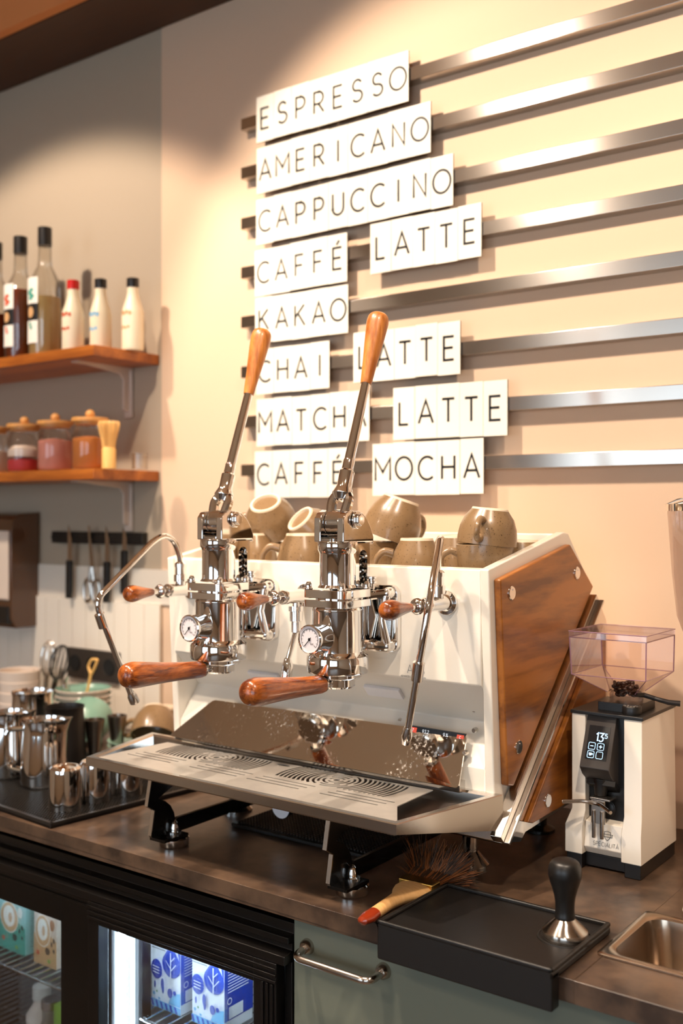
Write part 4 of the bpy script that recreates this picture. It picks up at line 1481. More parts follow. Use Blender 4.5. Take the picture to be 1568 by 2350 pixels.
# ================================================================== stoneware cups on the cup tray
def make_cup(name, label, cat, group, m_body='cup', m_foot='cupraw'):
    t = thing(name, label, cat, (0, 0, 0), 0, group, world=False)
    b = B()
    pr = [(0, .0045), (.022, .0045), (.0235, 0), (.0275, 0), (.0285, .003), (.0385, .017), (.0440, .033), (.0462, .050), (.0465, .0605), (.0452, .0612), (.0440, .0600),
          (.0432, .048), (.0408, .032), (.0350, .017), (.022, .0085), (0, .0075)]
    b.lathe(pr, (0, 0, 0), (0, 0, 1), 48, mis=[0, 1, 1, 1, 0] + [0] * 11)
    b.build('body', [m_body, m_foot], t, ang=50)
    b = B()
    hp = catmull([(.0425, 0, .048), (.056, 0, .052), (.069, 0, .044), (.0695, 0, .029), (.057, 0, .018), (.0405, 0, .020)], 6)
    n = len(hp)
    b.tube(hp, [.0058 - .0012 * math.sin(PI * k / (n - 1)) for k in range(n)], 12)
    b.build('handle', m_body, t)
    return t


CF = 1.332
CH = 0.0612
proto = make_cup('coffee_cup', '', 'cup', 'stoneware cups on the espresso machine')


def cup(label, u, y, z, up=False, rz=0.0, tilt=0.0, taz=0.0, sc=(1, 1, 1), first=[True]):
    """up=False rests on its rim; tilt leans the axis by tilt towards azimuth taz"""
    p = ony(u, 1250, y)
    Rz = Matrix.Rotation(math.radians(rz), 4, 'Z')
    ax = Vector((-math.sin(math.radians(taz)), math.cos(math.radians(taz)), 0))
    Rt = Matrix.Rotation(math.radians(tilt), 4, ax)
    Fl = Matrix.Identity(4) if up else Matrix.Translation((0, 0, CH * sc[2])) @ Matrix.Rotation(PI, 4, 'X')
    Mx = Matrix.Translation((p.x, y, z)) @ Rt @ Rz @ Fl @ Matrix.Diagonal((sc[0], sc[1], sc[2], 1))
    if first[0]:
        o = proto; first[0] = False; o['label'] = label
    else:
        o = dup(proto, label)
    o.matrix_world = Mx
    return o


cup('brown speckled cup standing upright under the domed cup nearest the walnut panel', 1113, 1.425, CF, True, rz=217, sc=(.96, .96, 1.12))
cup('brown speckled cup turned upside down on another, its handle facing front, nearest the walnut panel', 1117, 1.428, CF + CH * 1.12 - .0005, False, rz=285, tilt=6, taz=20, sc=(1, 1, .92))
cup('brown speckled cup upside down in the front row right behind the right steam wand', 957, 1.420, CF, False, rz=212, sc=(.95, .95, 1.24))
cup('brown speckled cup standing upright under the large tilted cup right of the right lever', 858, 1.475, CF, True, rz=150, sc=(1, 1, 1.1))
cup('brown speckled cup tilted on its side on top, just right of the right lever', 890, 1.480, CF + CH * 1.1 + .006, False, rz=80, tilt=20, taz=30, sc=(1.1, 1.1, 1.18))
cup('brown speckled cup upside down in the front row between the two levers', 694, 1.415, CF, False, rz=214, sc=(1, 1, 1.32))
cup('brown speckled cup upside down behind the left lever, under the cup showing its pale foot', 585, 1.470, CF, False, rz=60, sc=(.95, .95, 1.28))
cup('brown speckled cup lying tilted on top with its pale round foot facing us, left', 628, 1.515, CF + .086, False, rz=215, tilt=36, taz=285, sc=(1.06, 1.06, 1.02))
cup('brown speckled cup lying tilted behind the right lever, pale foot ring half hidden', 736, 1.520, CF + .066, False, rz=225, tilt=48, taz=250, sc=(1, 1, 1))
cup('brown speckled cup upside down in the back row right of the domed cup', 1196, 1.515, CF, False, rz=170, sc=(.95, .95, 1.2))
cup('brown speckled cup upside down in the back row left of the domed cup', 1040, 1.530, CF, False, rz=30, sc=(.95, .95, 1.28))

# ================================================================== left end of the counter
mt = thing('bar_mat', 'black studded rubber bar mat under the milk pitchers', 'bar mat', (-1.75, 1.35, CT))
c0, c1, c2 = onz(0, 1851, .908), onz(116, 1891, .908), onz(425, 1813, .908)
e0 = (c0 - c1).normalized(); e1 = (c2 - c1).normalized()
A_, B_, C_, D_ = c1 + e0 * .62, c1, c1 + e1 * .36, c1 + e0 * .62 + e1 * .36
b = B()
b.prism([Vector((p.x, p.y, CT + .0004)) for p in (A_, B_, C_, D_)], (0, 0, .0055))
for p, q in ((A_, B_), (B_, C_), (C_, D_), (D_, A_)):
    d = (q - p).normalized(); n_ = Vector((-d.y, d.x, 0))
    if n_.dot((A_ + C_) / 2 - p) < 0: n_ = -n_
    b.prism([Vector((v.x, v.y, CT + .0004)) for v in (p, q, q + n_ * .008, p + n_ * .008)], (0, 0, .0095))
b.build('base', 'rubber', mt, bevel=0.0008)
b = B()
st = .0068
for i in range(int(.46 / st)):
    for j in range(int(.335 / st)):
        p = c1 + e0 * (.013 + i * st) + e1 * (.013 + j * st)
        s_ = .0017
        q = [Vector((p.x, p.y, CT + .0058)) + e0 * a * s_ + e1 * c_ * s_ for a, c_ in ((-1, -1), (1, -1), (1, 1), (-1, 1))]
        tp = [v + Vector((0, 0, .0024)) for v in q]
        V = [b.v(v) for v in q]; T = [b.v(v) for v in tp]
        b.f(T)
        for k in range(4): b.f([V[k], V[(k + 1) % 4], T[(k + 1) % 4], T[k]])
tag(b.build('stud_field', 'rubber', mt, smooth=False), kind='stuff')
ZM = CT + .0082


def shot_cup(label, u, v, s=1.0):
    p = onz(u, v, ZM)
    b = B()
    r0, r1, h = .030 * s, .0275 * s, .074 * s
    b.lathe([(r0 - .001, 0), (r0, 0), (r0, .003), (r1 + .0008, h * .86), (r1, h - .004), (r1 - .004, h), (r1 - .007, h), (r1 - .009, h - .0025), (0, h - .0025)], (p.x, p.y, ZM), (0, 0, 1), 40)
    b.lathe([(r0 - .0012, 0.0003), (r1 - .0012, h - .006), (0, h - .006)], (p.x, p.y, ZM), (0, 0, 1), 40)
    tag(b.build('steel_tumbler', 'chrome'), label, 'tumbler', 'upturned steel tumblers on the bar mat')


shot_cup('upturned steel tumbler nearest the front corner of the bar mat', 150, 1852, 1.03)
shot_cup('upturned steel tumbler in the middle of the three on the bar mat', 217, 1834, 1.0)
shot_cup('upturned steel tumbler half hidden under the drip tray', 291, 1818, 1.0)


def pitcher(label, u, v, r, h, m='chrome', rz=200, spout=True, handle=True, cat='milk pitcher', name='milk_pitcher', taper=.90, group=None):
    p = onz(u, v, ZM)
    t = thing(name, label, cat, (p.x, p.y, ZM), 0, group)
    b = B()
    out = [(0, 0), (r * .93, 0), (r, .004), (r * 1.01, h * .12), (r * .97, h * .45), (r * taper, h * .80), (r * taper * .98, h * .92), (r * taper * 1.03, h)]
    inn = [(r * taper * 1.0, h), (r * taper * .95, h * .92), (r * taper * .96, h * .8), (r * .94, h * .45), (r * .97, h * .1), (0, h * .06)]
    b.lathe(out + inn, (p.x, p.y, ZM), (0, 0, 1), 48)
    if spout:
        a = math.radians(rz + 180)
        d = Vector((math.cos(a), math.sin(a), 0))
        for vv in b.bm.verts:
            q = Vector((vv.co.x - p.x, vv.co.y - p.y, 0))
            zz = (vv.co.z - ZM) / h
            if q.length > .001 and zz > .7:
                k = max(0, q.normalized().dot(d)) ** 14
                vv.co += (d * .014 + Vector((0, 0, .004))) * k * (zz - .7) / .3
    b.build('body', m, t)
    if handle:
        a = math.radians(rz)
        d = Vector((math.cos(a), math.sin(a), 0))
        C = Vector((p.x, p.y, ZM))
        b = B()
        hp = bend([C + d * r * taper * .95 + Vector((0, 0, h * .86)), C + d * (r + .028) + Vector((0, 0, h * .86)), C + d * (r + .026) + Vector((0, 0, h * .26)), C + d * (r * .98) + Vector((0, 0, h * .22))], .016, 6)
        b.tube(hp, .0052, 10)
        b.build('handle', m, t)
    return t


pitcher('polished steel milk pitcher behind the front upturned tumbler', 101, 1797, .046, .128, rz=222)
pitcher('polished steel milk pitcher cut by the left edge of the photo', 14, 1776, .050, .128, rz=225)
pitcher('black coated milk pitcher behind the polished pitchers', 148, 1752, .046, .125, m='black', rz=120)
pitcher('wide steel pot behind the pitchers', 75, 1735, .045, .145, rz=100, spout=False, handle=False, cat='pot', name='steel_pot', taper=.98)


def jigger(label, u, v, h):
    p = onz(u, v, CT)
    b = B()
    b.lathe([(0, 0), (.020, 0), (.0215, .003), (.0205, .008), (.0135, h * .20), (.0132, h * .24), (.0220, h * .97), (.0225, h), (.0212, h), (.0125, h * .28), (0, h * .26)], (p.x, p.y, CT + .0005), (0, 0, 1), 36)
    tag(b.build('jigger', 'jig'), label, 'jigger', 'tall steel jiggers')


jigger('tall steel jigger left of the two by the drip tray corner', 217, 1752, .097)
jigger('tall steel jigger right of the two by the drip tray corner', 269, 1735, .092)

# stacked dishes against the wall
pc = onz(216, 1684, CT)
px_, py_ = pc.x, 1.665
zs = CT + .0005
for k in range(8):
    t = thing('bowl', '%s bowl from the top of the teal and white stack under the socket plate' % ['eighth', 'seventh', 'sixth', 'fifth', 'fourth', 'third', 'second', 'topmost'][k], 'bowl', (px_, py_, zs), 0, 'stacked teal lined bowls')
    b = B()
    R = .068 if k > 3 else .062
    R += random.uniform(-.0008, .0008)
    ox = random.uniform(-.002, .002)
    b.lathe([(0, .002), (.030, .002), (.031, 0), (.035, 0), (.036, .003), (R * .9, .010), (R, .021), (R - .001, .0225), (R - .003, .022)], (px_ + ox, py_, zs), (0, 0, 1), 48)
    b.build('outside', 'plate', t)
    b = B()
    b.lathe([(R - .003, .022), (R - .0008, .0228), (R * .87, .0135), (.030, .0062), (0, .006)], (px_ + ox, py_, zs), (0, 0, 1), 48)
    b.build('teal_lining', 'teal', t)
    zs += .0135 if k != 3 else .016
wc = onz(14, 1660, CT)
zs = CT + .0005
for k in range(5):
    b = B()
    R = .052 + random.uniform(-.001, .001)
    b.lathe([(0, .002), (.026, .002), (.028, 0), (.031, 0), (R * .93, .018), (R, .052), (R - .002, .0535), (R - .004, .052), (R * .86, .02), (0, .007)], (-2.195, 1.60, zs), (0, 0, 1), 40)
    o = b.build('white_bowl', 'plate')
    tag(o, '%s white bowl of the stack at the left edge of the photo' % ['lowest', 'second lowest', 'middle', 'second highest', 'topmost'][k], 'bowl', 'stacked white bowls')
    zs += .026

# teal cup leaning and a brown cup on a teal saucer
tc = make_cup('teal_cup', 'teal cup tipped on its side between the jiggers and the stacked bowls', 'cup', None, 'teal', 'teal')
p = onz(258, 1700, CT)
tc.matrix_world = Matrix.Translation((p.x, 1.60, CT + .055)) @ Matrix.Rotation(math.radians(-72), 4, Vector((.8, .6, 0))) @ Matrix.Translation((0, 0, -.03)) @ Matrix.Rotation(math.radians(200), 4, 'Z') @ Matrix.Diagonal((1.15, 1.15, 1.0, 1))
sb = B()
p2 = ony(320, 1690, 1.62)
for k in range(3):
    zz = CT + .0005 + k * .011
    b = B(); b.lathe([(0, .002), (.035, .002), (.037, 0), (.040, 0), (.070, .011), (.0715, .0125), (.069, .0125), (.038, .004), (0, .004)], (p2.x, 1.62, zz), (0, 0, 1), 40)
    tag(b.build('teal_saucer', 'teal'), '%s teal saucer under the brown cup left of the machine' % ['lowest', 'middle', 'topmost'][k], 'saucer', 'teal saucers under the brown cup')
bc = dup(proto, 'brown cup lying tipped on teal saucers left of the machine')
p = ony(352, 1650, 1.62)
bc['group'] = 'brown cups beside the machine'
bc.matrix_world = Matrix.Translation((p.x, 1.62, CT + .052)) @ Matrix.Rotation(math.radians(-38), 4, Vector((.8, .6, 0))) @ Matrix.Translation((0, 0, CH)) @ Matrix.Rotation(PI, 4, 'X') @ Matrix.Rotation(math.radians(160), 4, 'Z') @ Matrix.Diagonal((1.1, 1.1, 1.1, 1))
bc2 = dup(proto, 'brown cup farther back, peeping over the tipped brown cup')
bc2['group'] = 'brown cups beside the machine'
p = ony(366, 1620, 1.70)
bc2.matrix_world = Matrix.Translation((p.x, 1.715, CT + .0005)) @ Matrix.Translation((0, 0, CH * 1.5)) @ Matrix.Rotation(PI, 4, 'X') @ Matrix.Diagonal((1, 1, 1.5, 1))

# utensil tumbler with whisks, bottle, tongs
up = ony(112, 1600, 1.66)
b = B(); b.lathe([(0, 0), (.034, 0), (.035, .003), (.038, .150), (.0395, .152), (.0365, .151), (.034, .01), (0, .008)], (up.x, 1.66, CT + .0005), (0, 0, 1), 36)
tag(b.build('utensil_jar', 'jarglass'), 'tall clear utensil jar holding whisks by the white wall', 'utensil jar')
for nm, (du, dv, an, rr, m) in {'black balloon whisk leaning in the clear utensil jar': (28, 0, 16, .024, 'black'), 'small steel balloon whisk leaning in the clear utensil jar': (6, 20, 4, .019, 'steel')}.items():
    t = thing('whisk', nm, 'whisk', (up.x + .012, 1.66, CT + .012), 0, 'whisks in the utensil jar')
    base = Vector((up.x - .004 if an > 10 else up.x - .014, 1.652, CT + .014))
    d = Vector((math.sin(math.radians(an)), 0.05, math.cos(math.radians(an)))).normalized()
    b = B(); b.cyl(base, base + d * .125, .0065, 14); b.build('handle', m, t)
    b = B()
    q = Vector((0, 0, 1)).rotation_difference(d)
    for k in range(7):
        a = PI * k / 7
        loop = [base + d * .123 + q @ Vector((math.cos(a) * rr * math.sin(w) * (1 if 1 else 0), math.sin(a) * rr * math.sin(w), .045 - .045 * math.cos(w))) for w in [2 * PI * i / 24 for i in range(25)]]
        b.tube(loop, .0012, 5, caps=False)
    b.build('wires', m, t)
bp = ony(150, 1600, 1.64)
t = thing('glass_bottle', 'small clear pourer bottle between the steel pot and the teal bowls', 'bottle', (bp.x, 1.64, CT))
b = B(); b.lathe([(0, .001), (.024, .001), (.026, .006), (.026, .060), (.012, .095), (.011, .120), (.013, .124), (.010, .124), (.0095, .10), (.023, .06), (.022, .008), (0, .006)], (bp.x, 1.64, CT), (0, 0, 1), 32); b.build('body', 'jarglass', t)
b = B(); b.tube([(bp.x, 1.64, CT + .118), (bp.x, 1.64, CT + .135), (bp.x + .012, 1.638, CT + .150)], [.006, .004, .002], 10); b.build('pourer', 'steel', t)
# sieve handle / scoop in front of sockets
sp = ony(206, 1555, 1.672)
b = B()
b.tube(catmull([(sp.x - .012, 1.672, sp.z - .040), (sp.x - .002, 1.672, sp.z - .012), (sp.x + .004, 1.672, sp.z + .012)], 5), .0035, 10)
b.tube(bend([(sp.x + .004, 1.672, sp.z + .010), (sp.x - .006, 1.672, sp.z + .028), (sp.x + .006, 1.672, sp.z + .046), (sp.x + .030, 1.672, sp.z + .048), (sp.x + .018, 1.672, sp.z + .026), (sp.x + .006, 1.672, sp.z + .010)], .006, 4), .0034, 10)
tag(b.build('tongs', 'bamboo'), 'small pale tongs standing in the topmost teal bowl', 'tongs')

# ================================================================== backsplash, sockets, knives, towel dispenser
b = B()
xr_ = ony(366, 1389, 1.788).x
zt_ = ony(230, 1377, 1.788).z
nt_ = 13
tw = .0555
for k in range(nt_):
    b.box(xr_ - (k + 1) * tw + .0008, xr_ - k * tw - .0008, 1.788, WALL, CT + .001, zt_)
b.box(xr_ - nt_ * tw, xr_ - .0005, 1.791, WALL, CT + .001, zt_ - .0005, 1)
struct(b.build('trim_3', ['tilewhite', 'grout'], bevel=0.0008))
b = B()
zu = ony(230, 1300, 1.794).z
b.box(xr_ - nt_ * tw, ony(392, 1310, 1.794).x, 1.7945, WALL, zt_ + .0005, zu)
struct(b.build('trim_4', 'tilewhite', smooth=False))
sk = thing('socket_plate', 'dark grey triple socket plate on the white tiles', 'socket plate', (-2.12, 1.786, 1.01))
s0, s1 = ony(158, 1488, 1.784), ony(275, 1570, 1.784)
zt0 = ony(275, 1497, 1.784).z; zb0 = ony(275, 1568, 1.784).z
b = B(); b.box(s0.x, s1.x, 1.778, 1.7875, zb0, zt0); b.build('plate', 'outlet', sk, bevel=0.002)
for k in range(3):
    xx = s0.x + (s1.x - s0.x) * (k + .5) / 3
    b = B(); b.lathe([(0, .001), (.0195, .001), (.0205, .002), (.0205, -.001), (.019, -.006), (0, -.006)], (xx, 1.7775, (zt0 + zb0) / 2), (0, -1, 0), 28); b.build('socket', 'darkgap', sk)

kb = B()
k0, k1 = ony(121, 1218, 1.785), ony(329, 1252, 1.785)
kb.box(k0.x, k1.x, 1.781, WALL - .001, k1.z + .002, k0.z)
kb.box(k0.x, k1.x, 1.779, 1.781, k1.z + .012, k0.z - .010)
tag(kb.build('knife_rack', 'black', bevel=0.001), 'black magnetic knife rack on the wall below the lower shelf', 'knife rack')
for lab, ub, v0, v1, v2, lean in (('knife with black handle hanging leftmost on the magnetic rack', 160, 1203, 1285, 1372, -6), ('knife with black handle hanging third on the magnetic rack, right of the scissors', 246, 1205, 1288, 1382, 4),
                                  ('knife with black handle hanging rightmost on the magnetic rack', 286, 1210, 1262, 1362, 3)):
    p0, p1, p2 = ony(ub, v0, 1.776), ony(ub, v1, 1.776), ony(ub - 2, v2, 1.776)
    t = thing('kitchen_knife', lab, 'knife', (p1.x, 1.776, p2.z), 0, 'knives on the magnetic rack')
    b = B(); b.prism([(p1.x - .009, 1.7755, p1.z), (p1.x + .009, 1.7755, p1.z), (p1.x + .008, 1.7755, p1.z + (p0.z - p1.z) * .6), (p1.x - .006, 1.7755, p0.z)], (0, .002, 0)); b.build('blade', 'brushed', t, smooth=False)
    b = B(); b.prism([(p1.x - .009, 1.769, p1.z), (p1.x + .009, 1.769, p1.z), (p2.x + .011, 1.769, p2.z + .02), (p2.x + .008, 1.769, p2.z), (p2.x - .008, 1.769, p2.z), (p2.x - .007, 1.769, p2.z + .03)], (0, .013, 0)); b.build('handle', 'black', t, bevel=0.003)
p0, p1, p2 = ony(202, 1205, 1.776), ony(212, 1300, 1.776), ony(220, 1385, 1.776)
t = thing('kitchen_scissors', 'steel scissors hanging on the magnetic rack between the black handled knives', 'scissors', (p1.x, 1.776, p2.z))
b = B()
b.prism([(p1.x - .008, 1.775, p1.z), (p1.x + .004, 1.775, p1.z), (p0.x + .003, 1.775, p0.z), (p0.x, 1.775, p0.z)], (0, .002, 0))
b.prism([(p1.x - .003, 1.7728, p1.z), (p1.x + .010, 1.7728, p1.z), (p0.x + .008, 1.7728, p0.z), (p0.x + .004, 1.7728, p0.z)], (0, .002, 0))
b.build('blades', 'brushed', t, smooth=False)
b = B()
for sx in (-1, 1):
    cx_, cz_ = p1.x + sx * .017, p1.z - .062
    b.tube([(cx_ + .014 * math.cos(w) , 1.775, cz_ + .030 * math.sin(w)) for w in [2 * PI * i / 20 for i in range(20)]], .0038, 8, closed=True)
    b.tube([(p1.x + sx * .002, 1.775, p1.z), (p1.x + sx * .008, 1.775, p1.z - .034)], .0045, 8)
b.build('finger_loops', 'brushed', t)

d0, d1 = ony(92, 1185, WALL).x, ony(30, 1200, 1.685).x
zt_, zb_ = ony(60, 1178, 1.75).z, ony(60, 1440, 1.75).z
t = thing('towel_dispenser', 'brown and white paper towel dispenser on the taupe wall', 'towel dispenser', (d0 - .14, 1.74, zb_))
side = [(WALL - .001, zb_), (1.722, zb_), (1.706, zb_ + .03), (1.706, zt_ - .045), (1.714, zt_ - .016), (1.735, zt_), (WALL - .001, zt_ + .004)]
b = B(); b.prism([(d0 - .28, y, z) for y, z in side], (.28, 0, 0)); b.build('cover', 'dispenser_dark', t, bevel=0.004)
b = B(); b.prism([(d0 - .275, y, z) for y, z in ((1.705, zb_ + .075), (1.700, zb_ + .080), (1.700, zt_ - .050), (1.705, zt_ - .045))], (.27, 0, 0)); b.build('front_panel', 'plate', t, bevel=0.002)
b = B(); b.box(d0 - .275, d0 - .005, 1.700, 1.715, zb_ + .012, zb_ + .06); b.build('slot', 'black', t, bevel=0.003)

# ================================================================== bottles on the upper shelf
def syrup(label, u, vtop, r, liq, fill, art, y=1.672, ltop=.60):
    p = ony(u, 700, y)
    h = ony(u, vtop, y).z - Z1
    t = thing('syrup_bottle', label, 'bottle', (p.x, y, Z1), 0, 'syrup bottles on the upper shelf')
    b = B()
    b.lathe([(0, .001), (r * .92, .001), (r, .008), (r, h * .52), (r * .86, h * .60), (r * .45, h * .70), (.0165, h * .76), (.0155, h * .90), (0, h * .90)], (p.x, y, Z1), (0, 0, 1), 40)
    b.build('glass', 'bottleglass', t)
    b = B()
    b.lathe([(0, .006), (r * .88, .006), (r * .945, .012), (r * .945, h * fill), (0, h * fill)], (p.x, y, Z1), (0, 0, 1), 40)
    b.build('syrup', liq, t)
    b = B(); b.lathe([(0, h * .86), (.0172, h * .86), (.0176, h * .87), (.0176, h - .001), (.0165, h), (0, h)], (p.x, y, Z1), (0, 0, 1), 28); b.build('cap', 'capblack', t)
    b = B()
    # wrapped paper label on the front-left of the bottle with a dark band
    a0, a1 = math.radians(236), math.radians(298)
    rr = r + .0006
    bands = [(.10, .27, 0), (.27, .40, 1), (.40, ltop, 0)]
    for z0, z1, mi_ in bands:
        n = 12
        lo = [b.v((p.x + rr * math.cos(a0 + (a1 - a0) * k / n), y + rr * math.sin(a0 + (a1 - a0) * k / n), Z1 + h * z0)) for k in range(n + 1)]
        hi = [b.v((p.x + rr * math.cos(a0 + (a1 - a0) * k / n), y + rr * math.sin(a0 + (a1 - a0) * k / n), Z1 + h * z1)) for k in range(n + 1)]
        for k in range(n): b.f([lo[k], lo[k + 1], hi[k + 1], hi[k]], mi_)
    am = (a0 + a1) / 2
    rr2 = rr + .0006
    def lp_(da, z): return Vector((p.x + rr2 * math.cos(am + da), y + rr2 * math.sin(am + da), Z1 + z * h))
    for (da, z, ra, rz_) in ((0, .335, .26, .042),):
        b.poly([lp_(ra * math.cos(w), z + rz_ * math.sin(w)) for w in [2 * PI * i / 18 for i in range(18)]], 3)
    for k in range(5):
        z = .44 + k * .016; o_ = .12 * math.sin(k * 1.7)
        b.poly([lp_(o_ + .20 * math.cos(w), z + .014 * math.sin(w)) for w in [2 * PI * i / 10 for i in range(10)]], 2)
    for k in range(3):
        z = .25 - k * .018; o_ = -.05 + .05 * k
        b.poly([lp_(o_ + .11 * math.cos(w), z + .012 * math.sin(w)) for w in [2 * PI * i / 10 for i in range(10)]], 2)
    b.build('label', ['label', 'capblack', art, 'ink_tan'], t)


syrup('tall syrup bottle, nearly clear, green leaf label, tallest on the upper shelf', 103, 522, .041, 'palesyrup', .46, 'ink_teal', 1.665)
syrup('amber syrup bottle with red fruit label left of the tall clear bottle', 47, 543, .040, 'syrup', .56, 'ink_red', 1.660)
syrup('syrup bottle cut by the left edge on the upper shelf', -10, 556, .040, 'syrup', .40, 'ink_red', 1.655)


def small_bottle(label, u, vtop, cap, art, y):
    p = ony(u, 700, y)
    h = ony(u, vtop, y).z - Z1
    t = thing('small_bottle', label, 'bottle', (p.x, y, Z1), 0, 'small cream bottles on the upper shelf')
    r = .0265
    b = B()
    b.lathe([(0, 0), (r * .94, 0), (r, .004), (r, h * .50), (r * .92, h * .57), (r * .58, h * .73), (r * .50, h * .80), (r * .50, h * .88), (0, h * .88)], (p.x, y, Z1 + .0002), (0, 0, 1), 36)
    b.build('body', 'milkbottle', t)
    b = B(); b.lathe([(0, h * .87), (r * .54, h * .87), (r * .56, h * .89), (r * .56, h - .001), (r * .5, h), (0, h)], (p.x, y, Z1), (0, 0, 1), 24); b.build('cap', cap, t)
    b = B()
    rr = r + .0005
    am = math.radians(268)
    for z, n in ((.50, 5), (.30, 4)):
        for k in range(n):
            da = (k - (n - 1) / 2) * .30
            b.poly([Vector((p.x + rr * math.cos(am + da + .13 * math.cos(w)), y + rr * math.sin(am + da + .13 * math.cos(w)), Z1 + h * (z + .012 * (k % 2) + (.034 if n == 5 else .026) * math.sin(w)))) for w in [2 * PI * i / 8 for i in range(8)]])
    b.build('print', art, t)


small_bottle('small cream bottle with red cap on the upper shelf', 168, 643, 'capred', 'ink_red', 1.640)
small_bottle('small cream bottle with dark cap, middle of the three small ones', 231, 640, 'capblack', 'ink_lblue', 1.690)
small_bottle('small cream bottle with brown cap nearest the beige wall', 305, 638, 'capblack', 'ink_tan', 1.715)

# ================================================================== jars and bamboo whisk on the lower shelf
def jar(label, u, vk, fill_m, fill, y, top=None):
    p = ony(u, 1000, y)
    h = ony(u, vk, y).z - Z2
    r = .0435
    t = thing('glass_jar', label, 'jar', (p.x, y, Z2), 0, 'wooden lidded jars on the lower shelf')
    b = B()
    b.lathe([(0, .0005), (r * .92, .0005), (r, .006), (r, h * .50), (r * .93, h * .62), (r * .80, h * .72), (r * .80, h * .76)], (p.x, y, Z2), (0, 0, 1), 40)
    b.build('glass', 'jarglass', t)
    b = B()
    b.lathe([(0, .004), (r * .88, .004), (r * .955, .009), (r * .955, h * fill), (r * .5, h * (fill + .03)), (0, h * (fill + .05))], (p.x, y, Z2), (0, 0, 1), 36); b.build('filling', fill_m, t)
    if top:
        b = B()
        z0 = fill + .06
        b.lathe([(0, h * z0), (r * .94, h * z0), (r * .95, h * (z0 + .12)), (r * .6, h * (z0 + .20)), (0, h * (z0 + .2))], (p.x, y, Z2), (0, 0, 1), 30); b.build('topping', top, t)
    b = B()
    b.lathe([(0, h * .75), (r * .84, h * .75), (r * .84, h * .80), (r * 1.0, h * .80), (r * 1.02, h * .83), (r * 1.0, h * .865), (0, h * .87)], (p.x, y, Z2), (0, 0, 1), 36)
    b.ball((p.x, y, Z2 + h * .93), .0115, 1, 1, .95, 16)
    b.build('lid', 'lidwood', t)


jar('glass jar of tan powder with wooden lid beside the bamboo whisk', 207, 940, 'caramel', .52, 1.650)
jar('glass jar of pink powder with wooden lid on the lower shelf', 127, 948, 'pink', .52, 1.650)
jar('glass jar of red petals under white pieces with wooden lid', 56, 956, 'berry', .22, 1.650, 'marsh')
jar('glass jar cut by the left edge on the lower shelf', -18, 963, 'marsh', .40, 1.650)
wp = ony(250, 1050, 1.625)
hw = ony(250, 966, 1.625).z - Z2
t = thing('bamboo_whisk', 'bamboo tea whisk standing beside the jar of tan powder', 'whisk', (wp.x, 1.625, Z2))
b = B(); b.lathe([(0, 0), (.0165, 0), (.0165, hw * .40), (.0145, hw * .45), (0, hw * .45)], (wp.x, 1.625, Z2 + .0003), (0, 0, 1), 24); b.build('grip', 'bamboo', t)
b = B()
for k in range(46):
    a = 2 * PI * k / 46
    rr = 1.0 if k % 2 else .62
    P = [Vector((wp.x + .014 * rr * math.cos(a), 1.625 + .014 * rr * math.sin(a), Z2 + hw * .42)), Vector((wp.x + .017 * rr * math.cos(a), 1.625 + .017 * rr * math.sin(a), Z2 + hw * .62)),
         Vector((wp.x + .0245 * rr * math.cos(a), 1.625 + .0245 * rr * math.sin(a), Z2 + hw * .92)), Vector((wp.x + .0215 * rr * math.cos(a), 1.625 + .0215 * rr * math.sin(a), Z2 + hw))]
    b.tube(catmull(P, 3), .0012, 4)
tag(b.build('tines', 'bamboo', t), kind='stuff')
b = B()
for k in range(2):
    ca = ony(335 + k * 14, 1070, 1.72)
    b = B(); b.lathe([(.017, 0), (.0185, 0), (.0185, .038), (.0172, .038), (.017, .002), (0, .002)], (ca.x, 1.70 + k * .03, Z2 + .0003), (0, 0, 1), 24)
    if k == 0: tag(b.build('shot_glass', 'jarglass'), 'small clear shot glass at the right end of the lower shelf', 'glass')

# ================================================================== things under and in front of the machine
mm = thing('drip_mat', 'black ribbed rubber mat under the espresso machine', 'rubber mat', (-1.08, 1.42, CT))
q0, q1 = onz(530, 1886, .908), onz(866, 1962, .908)
b = B(); b.box(q0.x, q1.x, q0.y, q0.y + .14, CT + .0004, CT + .007); b.build('base', 'rubber', mm, bevel=0.002)
b = B()
for i in range(44):
    for j in range(18):
        x = q0.x + .008 + i * (q1.x - q0.x - .014) / 44; y = q0.y + .008 + j * .0072
        b.box(x, x + .0036, y, y + .0036, CT + .007, CT + .0095)
tag(b.build('stud_field', 'rubber', mm, smooth=False), kind='stuff')

# ---- tamping mat hooked over the counter edge
tm = thing('tamping_mat', 'black rubber tamping mat hooked over the worktop edge', 'tamping mat', (-.65, 1.21, CT))
tx0, tx1 = -0.7795, -0.5300
ty0, ty1 = 1.122, 1.298
b = B()
b.box(tx0, tx1, ty0, ty1, CT + .0004, CT + .010)
b.box(tx0, tx1, ty0, CY0 - .0006, CT - .036, CT + .010)
rim = [(tx0, tx1, ty0, ty0 + .006), (tx0, tx1, ty1 - .006, ty1), (tx0, tx0 + .006, ty0, ty1), (tx1 - .006, tx1, ty0, ty1)]
bmesh.ops.remove_doubles(b.bm, verts=b.bm.verts, dist=0.00001)
b.build('pad', 'rubber', tm, bevel=0.003, seg=3)
b = B()
for x0, x1, y0, y1 in rim: b.box(x0, x1, y0, y1, CT + .0095, CT + .0155)
b.build('rim', 'rubber', tm, bevel=0.0022, seg=3)
tp = onz(1297, 2148, CT + .0105)
b = B(); b.tube([(tp.x + .034 * math.cos(2 * PI * k / 32), tp.y + .034 * math.sin(2 * PI * k / 32), CT + .0100) for k in range(32)], .0016, 8, closed=True); b.build('tamper_ring', 'rubber', tm)
